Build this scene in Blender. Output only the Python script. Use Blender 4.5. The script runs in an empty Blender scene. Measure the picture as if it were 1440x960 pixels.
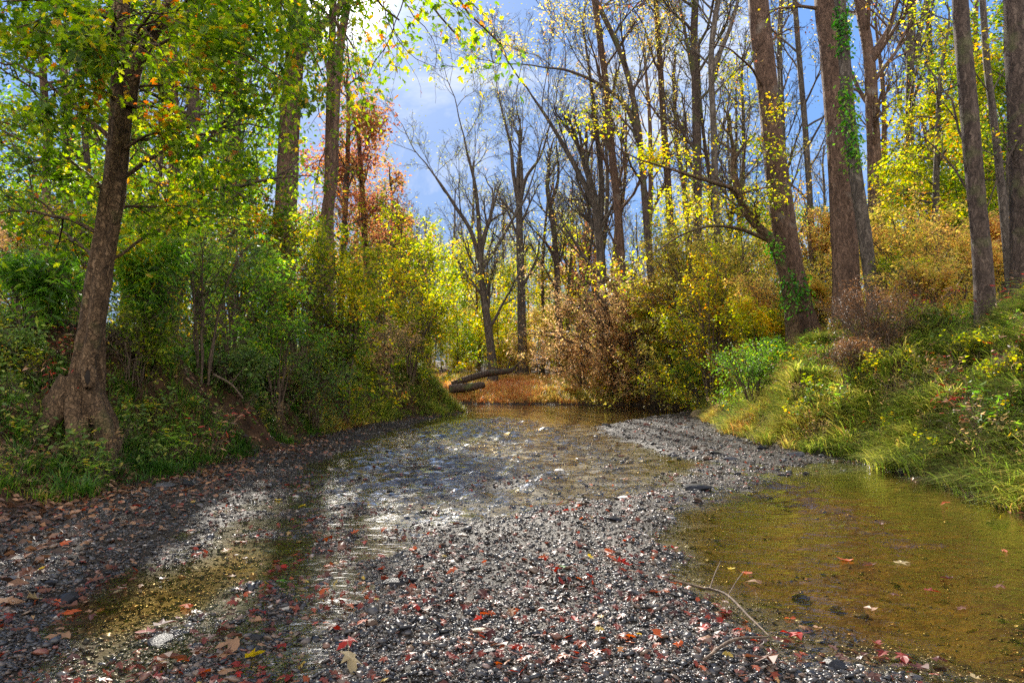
import bpy, math, random
import numpy as np
from mathutils import Vector, Matrix

# ------------------------------------------------------------------ scene, camera, sun
scene = bpy.context.scene
COL = scene.collection
CAM_H = 1.5
TH = math.atan(50 / 1000.0)          # slight upward tilt
CT, ST = math.cos(TH), math.sin(TH)

def W(px, py, Y):
    """world point seen at photo pixel (1440x960) at forward distance Y"""
    u, v = (px - 720) / 1000.0, (480 - py) / 1000.0
    d = np.array([u, CT - v * ST, ST + v * CT])
    return np.array([0, 0, CAM_H]) + d * (Y / d[1])

def project(p):
    p = np.asarray(p, float)
    x, y, z = p[..., 0], p[..., 1], p[..., 2] - CAM_H
    f = y * CT + z * ST
    v = -y * ST + z * CT
    f = np.where(np.abs(f) < 1e-6, 1e-6, f)
    return 720 + 1000 * x / f, 480 - 1000 * v / f, f

cam_d = bpy.data.cameras.new('camera')
cam = bpy.data.objects.new('camera', cam_d)
COL.objects.link(cam)
cam_d.sensor_width = 36
cam_d.lens = 25
cam_d.clip_end = 2000
cam_d.clip_start = 0.05
cam.location = (0, 0, CAM_H)
cam.rotation_euler = (math.pi / 2 + TH, 0, 0)
scene.camera = cam

SUN_AZ = math.radians(-13.6)          # from +Y towards +X
SUN_EL = math.radians(28.0)
sun_dir = Vector((math.sin(SUN_AZ) * math.cos(SUN_EL), math.cos(SUN_AZ) * math.cos(SUN_EL), math.sin(SUN_EL)))
sl = bpy.data.lights.new('sun', 'SUN')
sl.energy = 2.7
sl.angle = math.radians(0.53)
sl.color = (1.0, 0.93, 0.82)
so = bpy.data.objects.new('sun', sl)
COL.objects.link(so)
so.rotation_euler = sun_dir.to_track_quat('Z', 'Y').to_euler()
so.location = sun_dir * 200

scene.view_settings.view_transform = 'Standard'
scene.view_settings.look = 'None'
scene.view_settings.gamma = 1
scene.view_settings.exposure = 2.6
scene.view_settings.use_curve_mapping = False
scene.render.engine = 'CYCLES'
cy = scene.cycles
cy.max_bounces = 8
cy.diffuse_bounces = 5
cy.glossy_bounces = 3
cy.transmission_bounces = 4
cy.transparent_max_bounces = 8
cy.sample_clamp_indirect = 2
cy.sample_clamp_direct = .75
cy.caustics_reflective = False
cy.caustics_refractive = False
cy.use_denoising = False
cy.denoiser = 'OPENIMAGEDENOISE'
cy.denoising_prefilter = 'ACCURATE'
cy.use_adaptive_sampling = True
cy.adaptive_threshold = 0.01

# ------------------------------------------------------------------ node helpers
def lin(c):
    r = []
    for v in c:
        v = v / 255.0
        r.append(v / 12.92 if v <= 0.04045 else ((v + 0.055) / 1.055) ** 2.4)
    return (*r, 1.0)

def new_mat(name):
    m = bpy.data.materials.new(name)
    m.use_nodes = True
    m.node_tree.nodes.clear()
    return m, m.node_tree.nodes, m.node_tree.links

def N(nodes, t, **kw):
    n = nodes.new(t)
    for k, v in kw.items():
        if k.startswith('i_'):
            n.inputs[k[2:].replace('_', ' ')].default_value = v
        else:
            setattr(n, k, v)
    return n

def ramp(nodes, stops, interp='LINEAR'):
    r = nodes.new('ShaderNodeValToRGB')
    r.color_ramp.interpolation = interp
    e = r.color_ramp.elements
    while len(e) < len(stops):
        e.new(0.5)
    for el, (p, c) in zip(e, stops):
        el.position = p
        el.color = lin(c)
    return r

def math_node(nodes, links, op, a, b, clamp=False):
    n = nodes.new('ShaderNodeMath')
    n.operation = op
    n.use_clamp = clamp
    for i, v in enumerate((a, b)):
        if hasattr(v, 'links'):
            links.new(v, n.inputs[i])
        else:
            n.inputs[i].default_value = v
    return n.outputs[0]

# ------------------------------------------------------------------ world: sky with thin cloud
world = bpy.data.worlds.new('World')
scene.world = world
world.use_nodes = True
wn, wl = world.node_tree.nodes, world.node_tree.links
wn.clear()
sky = wn.new('ShaderNodeTexSky')
sky.sky_type = 'NISHITA'
sky.sun_disc = False
sky.sun_elevation = SUN_EL
sky.sun_rotation = SUN_AZ
sky.altitude = 100
sky.air_density = 1.0
sky.dust_density = 0.6
sky.ozone_density = 3.0
hs = wn.new('ShaderNodeHueSaturation')
hs.inputs['Saturation'].default_value = 1.0
hs.inputs['Value'].default_value = 1.0
wl.new(sky.outputs[0], hs.inputs['Color'])
tc = wn.new('ShaderNodeTexCoord')
mp = wn.new('ShaderNodeMapping')
mp.inputs['Scale'].default_value = (1.0, 1.0, 2.6)
mp.inputs['Location'].default_value = (0.35, 0.0, 0.2)
wl.new(tc.outputs['Generated'], mp.inputs[0])
nz = N(wn, 'ShaderNodeTexNoise', i_Scale=2.6, i_Detail=9.0, i_Roughness=0.6, i_Distortion=0.5)
wl.new(mp.outputs[0], nz.inputs['Vector'])
cr = wn.new('ShaderNodeMapRange')
cr.inputs['From Min'].default_value = 0.535
cr.inputs['From Max'].default_value = 0.68
cr.inputs['To Max'].default_value = 0.8
wl.new(nz.outputs[0], cr.inputs[0])
cmx = wn.new('ShaderNodeMixRGB')
cmx.inputs[2].default_value = (1.1, 1.17, 1.32, 1)
wl.new(cr.outputs[0], cmx.inputs[0])
# even out the very strong glow round the sun
lum = wn.new('ShaderNodeRGBToBW')
wl.new(hs.outputs[0], lum.inputs[0])
den = math_node(wn, wl, 'MULTIPLY_ADD', lum.outputs[0], .7)
den.node.inputs[2].default_value = 1.0
inv = math_node(wn, wl, 'DIVIDE', 1.0, den)
sc_ = wn.new('ShaderNodeVectorMath')
sc_.operation = 'SCALE'
wl.new(hs.outputs[0], sc_.inputs[0])
wl.new(inv, sc_.inputs['Scale'])
hs2 = wn.new('ShaderNodeHueSaturation')
hs2.inputs['Saturation'].default_value = 1.1
wl.new(sc_.outputs[0], hs2.inputs['Color'])
tint = wn.new('ShaderNodeMixRGB')
tint.blend_type = 'MULTIPLY'
tint.inputs[0].default_value = 1
tint.inputs[2].default_value = (.88, .96, 1.12, 1)
wl.new(hs2.outputs[0], tint.inputs[1])
blu = wn.new('ShaderNodeMixRGB')
blu.inputs[0].default_value = .68
blu.inputs[2].default_value = (.185, .41, .89, 1)
wl.new(tint.outputs[0], blu.inputs[1])
wl.new(blu.outputs[0], cmx.inputs[1])
# bright fill clouds added out of view, opposite the sun, to lift the shade
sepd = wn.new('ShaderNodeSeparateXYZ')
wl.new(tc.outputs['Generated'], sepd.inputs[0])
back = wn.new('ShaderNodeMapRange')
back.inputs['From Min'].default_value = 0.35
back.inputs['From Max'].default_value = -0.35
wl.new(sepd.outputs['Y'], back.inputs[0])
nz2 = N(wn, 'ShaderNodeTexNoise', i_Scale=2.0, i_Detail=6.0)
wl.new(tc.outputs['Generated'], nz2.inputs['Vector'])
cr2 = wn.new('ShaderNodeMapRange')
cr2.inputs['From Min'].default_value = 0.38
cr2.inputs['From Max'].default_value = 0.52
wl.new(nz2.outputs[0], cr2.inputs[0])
fill_clouds = math_node(wn, wl, 'MULTIPLY', back.outputs[0], cr2.outputs[0], True)
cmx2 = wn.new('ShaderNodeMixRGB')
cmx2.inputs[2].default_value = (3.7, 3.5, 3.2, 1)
wl.new(fill_clouds, cmx2.inputs[0])
bg = wn.new('ShaderNodeBackground')
bg.inputs[1].default_value = 0.14
# bright aureole of the sky close round the sun
au = wn.new('ShaderNodeVectorMath')
au.operation = 'DOT_PRODUCT'
au.inputs[1].default_value = sun_dir
wl.new(tc.outputs['Generated'], au.inputs[0])
ac = math_node(wn, wl, 'MAXIMUM', au.outputs['Value'], 0.0)
a1 = math_node(wn, wl, 'MULTIPLY', math_node(wn, wl, 'POWER', ac, 1500.0), 8.0)
a2 = math_node(wn, wl, 'MULTIPLY', math_node(wn, wl, 'POWER', ac, 90.0), .3)
a3 = math_node(wn, wl, 'ADD', a1, a2)
asc = wn.new('ShaderNodeVectorMath')
asc.operation = 'SCALE'
asc.inputs[0].default_value = (1.0, .96, .88)
wl.new(a3, asc.inputs['Scale'])
aad = wn.new('ShaderNodeVectorMath')
aad.operation = 'ADD'
wl.new(cmx.outputs[0], aad.inputs[0])
wl.new(asc.outputs[0], aad.inputs[1])
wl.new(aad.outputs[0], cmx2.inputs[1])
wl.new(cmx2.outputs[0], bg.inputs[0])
wo = wn.new('ShaderNodeOutputWorld')
wl.new(bg.outputs[0], wo.inputs[0])

# ------------------------------------------------------------------ numpy noise + terrain
def _hash(ix, iy, s):
    h = (ix.astype(np.int64) * 374761393 + iy.astype(np.int64) * 668265263 + s * 974634777) & 0x7fffffff
    h = ((h ^ (h >> 13)) * 1274126177) & 0x7fffffff
    h = h ^ (h >> 16)
    return (h & 0xffff) / 65535.0

def vnoise(x, y, s=0):
    ix, iy = np.floor(x), np.floor(y)
    fx, fy = x - ix, y - iy
    fx = fx * fx * (3 - 2 * fx)
    fy = fy * fy * (3 - 2 * fy)
    ix, iy = ix.astype(np.int64), iy.astype(np.int64)
    a, b = _hash(ix, iy, s), _hash(ix + 1, iy, s)
    c, d = _hash(ix, iy + 1, s), _hash(ix + 1, iy + 1, s)
    return (a * (1 - fx) + b * fx) * (1 - fy) + (c * (1 - fx) + d * fx) * fy

def fbm(x, y, s=0, o=4):
    v, a, t = 0, 1.0, 0
    for i in range(o):
        v = v + a * vnoise(x * 2 ** i + 17.3 * i, y * 2 ** i - 9.1 * i, s + i)
        t += a
        a *= 0.5
    return v / t

def sstep(a, b, x):
    t = np.clip((x - a) / (b - a), 0, 1)
    return t * t * (3 - 2 * t)

def poly_sd(x, y, P):
    """signed distance, negative inside"""
    P = np.asarray(P, float)
    shp = np.shape(x)
    x, y = np.ravel(x).astype(float), np.ravel(y).astype(float)
    dmin = np.full(x.shape, 1e18)
    inside = np.zeros(x.shape, bool)
    n = len(P)
    for i in range(n):
        x0, y0 = P[i]
        x1, y1 = P[(i + 1) % n]
        ex, ey = x1 - x0, y1 - y0
        t = np.clip(((x - x0) * ex + (y - y0) * ey) / (ex * ex + ey * ey), 0, 1)
        dmin = np.minimum(dmin, (x - x0 - t * ex) ** 2 + (y - y0 - t * ey) ** 2)
        if y0 != y1:
            c = ((y0 <= y) & (y < y1)) | ((y1 <= y) & (y < y0))
            inside ^= c & (x < x0 + (y - y0) * ex / ey)
    d = np.sqrt(dmin)
    return np.where(inside, -d, d).reshape(shp)

CREEK = [(-5.5, -10), (-5.4, 7.5), (-5.2, 10), (-4.9, 14.3), (-4.7, 21.4), (-3.6, 26), (-2.3, 29), (-2.3, 33), (-4.5, 36.5),
         (-12, 39), (-30, 41), (-30, 48), (-12, 45), (-4, 40.5), (2, 38.6), (6.2, 37.8), (8.3, 34), (7.9, 30), (6.3, 21.4),
         (5.5, 15), (6.3, 13), (6.2, 10.7), (6.0, 8.6), (6.4, 5), (6.6, -10)]

def wp(px, py):
    u, v = (px - 720) / 1000.0, (480 - py) / 1000.0
    d = np.array([u, CT - v * ST, ST + v * CT])
    t = -CAM_H / d[2]
    return (d[0] * t, d[1] * t)

BAR = [wp(*p) for p in [(1290, 1000), (1240, 950), (1060, 885), (985, 838), (950, 800), (930, 760), (945, 712), (1010, 690), (930, 688), (840, 700),
                        (740, 714), (640, 738), (570, 770), (520, 810), (460, 870), (420, 1000)]]
BAR_R = [wp(*p) for p in [(1240, 638), (1130, 655), (1010, 652), (930, 640), (850, 612), (830, 600), (880, 590), (960, 578), (1060, 582)]]
BAR_L = [wp(*p) for p in [(-150, 1000), (-100, 700), (200, 665), (380, 628), (500, 596), (640, 580), (560, 606), (440, 655), (360, 705), (260, 765), (120, 830), (70, 900), (60, 1000)]]
MID = [wp(*p) for p in [(925, 725), (925, 672), (990, 640), (1115, 648), (1125, 664), (1060, 690), (985, 715)]]
POOL_L = [wp(*p) for p in [(40, 890), (170, 805), (320, 758), (440, 760), (400, 800), (330, 835), (215, 905), (120, 940)]]
POOL = [wp(*p) for p in [(1500, 1000), (1330, 930), (1130, 870), (1020, 825), (975, 780), (965, 725), (1040, 690), (1120, 668), (1240, 660), (1330, 680), (1500, 730)]]

PL = ([0, .3, .7, 1.2, 2, 3, 4.5, 10, 40, 150], [0.03, .1, .28, .55, 1.2, 1.9, 2.3, 2.8, 5, 9])
PLS = ([0, .25, .55, 1.0, 1.6, 2.5, 4.5, 10, 40, 150], [0.03, .14, .5, 1.15, 1.8, 2.2, 2.5, 2.9, 5, 9])
PR = ([0, .3, .8, 1.5, 2.5, 3.5, 6, 12, 40, 150], [0.03, .3, .85, 1.5, 2.15, 2.55, 3.1, 4.2, 6.5, 10])
PF = ([0, 1, 3, 6, 12, 40, 150], [0.04, .22, .5, .75, 1.3, 2.6, 6])

def terrain_full(x, y):
    x, y = np.asarray(x, float), np.asarray(y, float)
    wob = (fbm(x * .9, y * .9, 5, 3) - .5) * 0.9
    d0 = poly_sd(x, y, CREEK)
    d = d0 + wob * np.exp(-np.maximum(d0, 0) * .3)
    wf = sstep(33, 40, y) * sstep(-30, -10, -np.abs(x - 3) + 2) * np.where(y > 36, 1, 0)
    wf = sstep(34.5, 39.5, y - 0.10 * np.clip(-x, 0, 30) + 0.0 * x)
    wr = sstep(-1, 3, x)
    hl, hr, hf = (np.interp(d, *p) for p in (PL, PR, PF))
    ws = sstep(11.5, 13.5, y)
    hl = hl * (1 - ws) + np.interp(d, *PLS) * ws
    land = (hl * (1 - wr) + hr * wr) * (1 - wf) + hf * wf
    hum = (fbm(x * 1.1, y * 1.1, 13, 3) - .5) * 1.3 * wr * (1 - wf) * sstep(.3, 1.2, d) * sstep(6, 3, d)
    land = land + hum + (fbm(x * .55, y * .55, 11, 4) - .5) * 0.7 * sstep(.5, 3, d) + (fbm(x * 2.2, y * 2.2, 12, 3) - .5) * 0.2 * sstep(.1, 1, d)
    bed = -0.055 + 0.028 * sstep(1.5, -1.5, x) * sstep(15, 9, y) + 0.012 * sstep(20, 9, y)
    sb = poly_sd(x, y, BAR) + (fbm(x * 2.0, y * 2.0, 31, 3) - .5) * 0.5
    sr = poly_sd(x, y, BAR_R) + (fbm(x * 1.5, y * 1.5, 32, 3) - .5) * 0.8
    sL = poly_sd(x, y, BAR_L) + (fbm(x * 1.8, y * 1.8, 33, 3) - .5) * 0.7
    sp = poly_sd(x, y, POOL) + (fbm(x * 1.8, y * 1.8, 34, 3) - .5) * 0.4
    up = np.maximum.reduce([sstep(.25, -.35, sb), sstep(.25, -.6, sr), sstep(.25, -.5, sL)])
    bed = bed * (1 - up) + 0.03 * up
    smid = poly_sd(x, y, MID) + (fbm(x * 1.8, y * 1.8, 36, 3) - .5) * .6
    um = sstep(.2, -.5, smid) * (1 - up)
    bed = bed * (1 - um) + .012 * um
    spl = poly_sd(x, y, POOL_L) + (fbm(x * 2.2, y * 2.2, 37, 3) - .5) * .7
    bed = bed - .055 * sstep(.1, -.35, spl)
    po = sstep(.15, -.8, sp) * (1 - um)
    global LAST_PO
    LAST_PO = po
    bed = bed * (1 - po) - 0.2 * po
    deep = sstep(20, 27, y)
    bed = bed - 0.12 * deep * (1 - up)
    amp = 0.055 * (1 - po * .6) * (1 - deep * .5)
    bed = bed + (fbm(x * 2.6, y * 1.9, 41, 4) - .5) * amp * 1.5 + (fbm(x * 9, y * 9, 45, 2) - .5) * 0.025
    k = sstep(-0.7, 0.05, d)
    bed = bed * (1 - k) + (0.02) * k
    h = np.where(d > 0, land, bed)
    return h, d

def terrain(x, y):
    return terrain_full(np.atleast_1d(np.asarray(x, float)), np.atleast_1d(np.asarray(y, float)))[0]

def tz(x, y):
    return float(terrain([x], [y])[0])

# ------------------------------------------------------------------ mesh building
def make_mesh(name, verts, faces_list, smooth=False, rnd=None):
    """faces_list: list of (M,k) int arrays"""
    me = bpy.data.meshes.new(name)
    verts = np.asarray(verts, np.float32)
    faces_list = [np.asarray(f, np.int32) for f in faces_list if len(f)]
    me.vertices.add(len(verts))
    me.vertices.foreach_set('co', verts.ravel())
    tot = [f.shape[1] for f in faces_list]
    li = np.concatenate([f.ravel() for f in faces_list])
    starts, s = [], 0
    for f in faces_list:
        m, k = f.shape
        starts.append(s + np.arange(m) * k)
        s += m * k
    starts = np.concatenate(starts).astype(np.int32)
    me.loops.add(len(li))
    me.loops.foreach_set('vertex_index', li)
    me.polygons.add(len(starts))
    me.polygons.foreach_set('loop_start', starts)
    me.polygons.foreach_set('use_smooth', np.full(len(starts), smooth, bool))
    if rnd is not None:
        a = me.attributes.new('rnd', 'FLOAT', 'FACE')
        a.data.foreach_set('value', np.asarray(rnd, np.float32))
    me.update(calc_edges=True)
    me.validate()
    return me

def link(name, me, mat, parent=None, loc=None):
    o = bpy.data.objects.new(name, me)
    COL.objects.link(o)
    if mat is not None and len(me.materials) == 0:
        me.materials.append(mat)
    if parent is not None:
        o.parent = parent
    if loc is not None:
        o.location = loc
    return o

def tag(o, label=None, cat=None, group=None, kind=None):
    if label: o['label'] = label
    if cat: o['category'] = cat
    if group: o['group'] = group
    if kind: o['kind'] = kind
    return o

def thing(name, label, cat, loc, group=None):
    o = bpy.data.objects.new(name, None)
    o.empty_display_size = 0.2
    COL.objects.link(o)
    o.location = loc
    return tag(o, label, cat, group)

class Tubes:
    def __init__(self):
        self.v, self.q, self.n = [], [], 0
    def add(self, pts, rad, k=6, lumps=0, rng=None, butt=None):
        pts = np.asarray(pts, float)
        rad = np.asarray(rad, float)
        n = len(pts)
        t = np.gradient(pts, axis=0)
        t /= np.linalg.norm(t, axis=1)[:, None] + 1e-9
        m = pts[-1] - pts[0]
        ax = np.argmin(np.abs(m))
        ref = np.zeros(3); ref[ax] = 1
        a = np.cross(t, ref); a /= np.linalg.norm(a, axis=1)[:, None] + 1e-9
        b = np.cross(t, a)
        th = np.linspace(0, 2 * np.pi, k, endpoint=False)
        R = rad[:, None] * np.ones((1, k))
        if lumps:
            s = np.concatenate([[0], np.cumsum(np.linalg.norm(np.diff(pts, axis=0), axis=1))])
            o = rng.uniform(0, 50)
            R = R * (1 + lumps * (fbm(np.cos(th)[None, :] * 1.6 + s[:, None] * .25 + o, np.sin(th)[None, :] * 1.6 + s[:, None] * .7, 7, 3) - .5) * 2 + lumps * .7 * (fbm(np.cos(th)[None, :] * 4 + s[:, None] * 1.1 + o, np.sin(th)[None, :] * 4 + s[:, None] * 2.1, 9, 3) - .5))
        if butt is not None:
            R = R * (1 + butt[:, None] * (np.sin(3 * th + 1.0)[None, :] + .6 * np.sin(5 * th + 2.2)[None, :] + .4 * np.sin(8 * th[None, :] + butt[:, None] * 9)))
        v = pts[:, None, :] + R[..., None] * (a[:, None, :] * np.cos(th)[None, :, None] + b[:, None, :] * np.sin(th)[None, :, None])
        self.v.append(v.reshape(-1, 3))
        i = np.arange(n - 1)[:, None] * k + np.arange(k)[None, :]
        j = np.arange(n - 1)[:, None] * k + (np.arange(k)[None, :] + 1) % k
        q = np.stack([i, j, j + k, i + k], -1).reshape(-1, 4) + self.n
        self.q.append(q)
        self.n += n * k
    def mesh(self, name, origin=(0, 0, 0)):
        return make_mesh(name, np.concatenate(self.v) - np.asarray(origin), [np.concatenate(self.q)], smooth=True)

def catmull(P, n=8):
    P = np.asarray(P, float)
    Q = np.vstack([2 * P[0] - P[1], P, 2 * P[-1] - P[-2]])
    out = []
    for i in range(1, len(Q) - 2):
        p0, p1, p2, p3 = Q[i - 1:i + 3]
        for t in np.linspace(0, 1, n, endpoint=False):
            out.append(.5 * ((2 * p1) + (-p0 + p2) * t + (2 * p0 - 5 * p1 + 4 * p2 - p3) * t * t + (-p0 + 3 * p1 - 3 * p2 + p3) * t ** 3))
    out.append(P[-1])
    return np.array(out)

def unit(v):
    return v / (np.linalg.norm(v) + 1e-9)

LEAF_T = {
    'tri': (np.array([(0, 0, 0), (.45, .26, .05), (1, 0, -.08), (.45, -.26, .05)]), [(0, 2, 1), (0, 3, 2)]),
    'oval': (np.array([(0, 0, 0), (.25, .2, .05), (.6, .22, .05), (1, 0, -.12), (.6, -.22, .05), (.25, -.2, .05), (.5, 0, -.02)]),
             [(6, 1, 0), (6, 2, 1), (6, 3, 2), (6, 4, 3), (6, 5, 4), (6, 0, 5)]),
    'lance': (np.array([(0, 0, 0), (.3, .09, .02), (.7, .07, -.06), (1, 0, -.25), (.7, -.07, -.06), (.3, -.09, .02)]),
              [(0, 5, 1), (1, 5, 4), (1, 4, 2), (2, 4, 3)]),
}
_mh = [(.05, .38, 0), (.22, .2, .03), (.56, .5, -.05), (.5, .17, .04), (.74, .22, -.02)]
_mv = [(0, 0, 0)] + _mh + [(1.0, 0, -.1)] + [(a, -b, c) for a, b, c in _mh[::-1]] + [(.35, 0, 0.0)]
LEAF_T['maple'] = (np.array(_mv), [(12, (i + 1) % 12, i) for i in range(12)])

def leaf_geo(rng, pos, size, kind='tri', flat=.6, droop=.25, dirs=None, clump=.35, jit=.25, cs=.9, base=.5):
    """leaf blades at pos. returns verts, faces, rnd"""
    T, F = LEAF_T[kind]
    F = np.array(F)
    n = len(pos)
    az = rng.uniform(0, 2 * np.pi, n)
    a = np.stack([np.cos(az), np.sin(az), -np.abs(rng.normal(droop, .35, n))], 1)
    if dirs is not None:
        a = a + dirs * .7
    a /= np.linalg.norm(a, axis=1)[:, None]
    nr = rng.normal(0, 1 - flat, (n, 3)) + np.array([0, 0, 1.0]) * (flat + .15)
    nr -= a * np.sum(nr * a, 1)[:, None]
    nr /= np.linalg.norm(nr, axis=1)[:, None] + 1e-9
    b = np.cross(nr, a)
    s = (size * rng.uniform(.65, 1.25, n))[:, None, None]
    v = pos[:, None, :] + s * (T[None, :, 0:1] * a[:, None] + T[None, :, 1:2] * b[:, None] + T[None, :, 2:3] * nr[:, None])
    f = (F[None] + (np.arange(n) * len(T))[:, None, None]).reshape(-1, 3)
    cl = fbm(pos[:, 0] * cs + pos[:, 2] * .6 * cs, pos[:, 1] * cs - pos[:, 2] * .8 * cs, 77, 3)
    r = np.clip(base + (cl - .5) * 2 * clump + rng.normal(0, jit, n), 0, 1)
    return v.reshape(-1, 3), f, np.repeat(r, len(F))

def leaves_mesh(name, rng, pos, size, origin=(0, 0, 0), **kw):
    v, f, r = leaf_geo(rng, np.asarray(pos), size, **kw)
    return make_mesh(name, v - np.asarray(origin), [f], rnd=r)

# ------------------------------------------------------------------ branching
def rot_about(v, ax, ang):
    return v * math.cos(ang) + np.cross(ax, v) * math.sin(ang) + ax * np.dot(ax, v) * (1 - math.cos(ang))

def child_dir(rng, d, ang):
    r = unit(np.cross(d, rng.normal(0, 1, 3)))
    return unit(rot_about(d, r, ang))

def sides(r):
    return 10 if r > .12 else 7 if r > .05 else 5 if r > .018 else 3

class P:
    def __init__(s, **k):
        s.seg = [.7, .5, .3, .2, .2]; s.wander = [.1, .16, .2, .24, .25]; s.up = [.04, .06, .05, .02, 0]
        s.n = [7, 6, 5, 0, 0]; s.ratio = [.5, .5, .45, .4]; s.ang = [.75, .75, .8, .8]; s.max = 3; s.leaf = 2; s.rmin = .004; s.t0 = .25
        s.__dict__.update(k)

def branch(rng, out, anch, p0, d, L, r0, lvl, p, path=None):
    if path is None:
        n = max(3, int(L / p.seg[lvl]))
        st = L / n
        pts = [np.asarray(p0, float)]
        d = unit(np.asarray(d, float))
        for i in range(n):
            d = unit(d + rng.normal(0, p.wander[lvl], 3) + np.array([0, 0, p.up[lvl]]))
            pts.append(pts[-1] + d * st)
        pts = np.array(pts)
    else:
        pts = np.asarray(path)
        n = len(pts) - 1
        L = np.sum(np.linalg.norm(np.diff(pts, axis=0), axis=1))
    rad = np.maximum(r0 * (1 - .72 * np.linspace(0, 1, n + 1)), p.rmin)
    out.append((pts, rad, sides(r0)))
    if lvl < p.max:
        m = int(round(p.n[lvl] * rng.uniform(.75, 1.25)))
        for j in range(m):
            t = p.t0 + (1 - p.t0) * (j + rng.uniform(0, 1)) / m
            f = min(t * n, n - 1e-3)
            i = int(f)
            q = pts[i] + (pts[i + 1] - pts[i]) * (f - i)
            dd = child_dir(rng, unit(pts[i + 1] - pts[i]), p.ang[lvl] * rng.uniform(.7, 1.25))
            cl = L * p.ratio[lvl] * rng.uniform(.6, 1.2) * (1.15 - .55 * t)
            branch(rng, out, anch, q, dd, cl, max(rad[i] * .62, p.rmin), lvl + 1, p)
    if lvl >= p.leaf:
        for i in range(1, n + 1):
            anch.append((pts[i], unit(pts[i] - pts[i - 1])))

def scatter_on(rng, anch, per, spread, gap=1.6):
    if not anch:
        return np.zeros((0, 3)), np.zeros((0, 3))
    A = np.array([a[0] for a in anch])
    D = np.array([a[1] for a in anch])
    g = fbm(A[:, 0] * gap + A[:, 2] * gap * .7, A[:, 1] * gap - A[:, 2] * gap * .8, 19, 2)
    k = rng.poisson(per * (.12 + 1.76 * sstep(.36, .6, g)))
    idx = np.repeat(np.arange(len(A)), k)
    return A[idx] + rng.normal(0, spread, (len(idx), 3)), D[idx]

# ------------------------------------------------------------------ materials
def leaf_mat(name, stops, trans=.56, rough=.5, boost=1.95, obj_var=.12, use_obj_color=False):
    m, n, l = new_mat(name)
    if use_obj_color:
        oi = n.new('ShaderNodeObjectInfo')
        tcn = n.new('ShaderNodeTexCoord')
        nzz = N(n, 'ShaderNodeTexNoise', i_Scale=26.0, i_Detail=4.0)
        l.new(tcn.outputs['Object'], nzz.inputs['Vector'])
        hsv = n.new('ShaderNodeHueSaturation')
        v = math_node(n, l, 'MULTIPLY_ADD', nzz.outputs[0], 1.1)
        v.node.inputs[2].default_value = .45
        l.new(v, hsv.inputs['Value'])
        l.new(oi.outputs['Color'], hsv.inputs['Color'])
        col = hsv.outputs[0]
    else:
        at = N(n, 'ShaderNodeAttribute', attribute_name='rnd')
        oi = n.new('ShaderNodeObjectInfo')
        a = math_node(n, l, 'MULTIPLY_ADD', oi.outputs['Random'], obj_var)
        a.node.inputs[2].default_value = -obj_var / 2
        f = math_node(n, l, 'ADD', at.outputs['Fac'], a, True)
        r = ramp(n, stops)
        l.new(f, r.inputs[0])
        col = r.outputs[0]
    pb = n.new('ShaderNodeBsdfPrincipled')
    pb.inputs['Roughness'].default_value = rough
    pb.inputs['Specular IOR Level'].default_value = .35
    l.new(col, pb.inputs['Base Color'])
    tr = n.new('ShaderNodeBsdfTranslucent')
    h2 = N(n, 'ShaderNodeHueSaturation', i_Saturation=1.08, i_Value=boost)
    l.new(col, h2.inputs['Color'])
    l.new(h2.outputs[0], tr.inputs[0])
    mx = n.new('ShaderNodeMixShader')
    mx.inputs[0].default_value = trans
    l.new(pb.outputs[0], mx.inputs[1])
    l.new(tr.outputs[0], mx.inputs[2])
    o = n.new('ShaderNodeOutputMaterial')
    l.new(mx.outputs[0], o.inputs[0])
    return m

GREEN = [(0, (52, 72, 22)), (.3, (82, 112, 30)), (.6, (122, 144, 40)), (.8, (164, 164, 50)), (.93, (190, 154, 56)), (1, (178, 100, 46))]
GREEN2 = [(0, (52, 78, 28)), (.4, (84, 124, 40)), (.75, (126, 158, 54)), (.93, (160, 172, 48)), (1, (196, 160, 50))]
DARKG = [(0, (54, 74, 32)), (.5, (86, 114, 46)), (.8, (128, 142, 60)), (1, (160, 142, 56))]
YELLOWG = [(0, (72, 92, 24)), (.35, (130, 142, 34)), (.65, (188, 174, 48)), (.88, (214, 170, 50)), (1, (196, 112, 40))]
GOLD = [(0, (112, 112, 44)), (.3, (156, 150, 66)), (.58, (194, 168, 86)), (.82, (196, 150, 86)), (1, (150, 108, 72))]
RUST = [(0, (110, 104, 58)), (.3, (168, 136, 98)), (.6, (198, 160, 118)), (.85, (216, 184, 128)), (1, (184, 170, 86))]
RED = [(0, (96, 58, 46)), (.35, (132, 80, 60)), (.6, (164, 108, 70)), (.8, (156, 132, 74)), (1, (104, 108, 58))]
SPARSE = [(0, (84, 92, 58)), (.5, (126, 128, 76)), (.8, (160, 146, 82)), (1, (150, 110, 72))]
M = {}
M['green'] = leaf_mat('maple_green_leaf', GREEN, boost=1.85)
M['green2'] = leaf_mat('fresh_green_leaf', GREEN2)
M['dark'] = leaf_mat('dark_green_leaf', DARKG, trans=.35)
M['yellow'] = leaf_mat('yellow_green_leaf', YELLOWG)
M['gold'] = leaf_mat('gold_leaf', GOLD)
M['rust'] = leaf_mat('rust_leaf', RUST, trans=.55)
M['red'] = leaf_mat('red_leaf', RED)
M['dry'] = leaf_mat('dry_weed_leaf', [(0, (84, 60, 40)), (.5, (126, 88, 56)), (.8, (156, 114, 68)), (1, (140, 128, 66))], trans=.3)
M['sparse'] = leaf_mat('sparse_leaf', SPARSE)
M['ivy'] = leaf_mat('ivy_leaf', [(0, (40, 84, 24)), (.5, (70, 140, 34)), (1, (150, 176, 50))], trans=.4)
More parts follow.
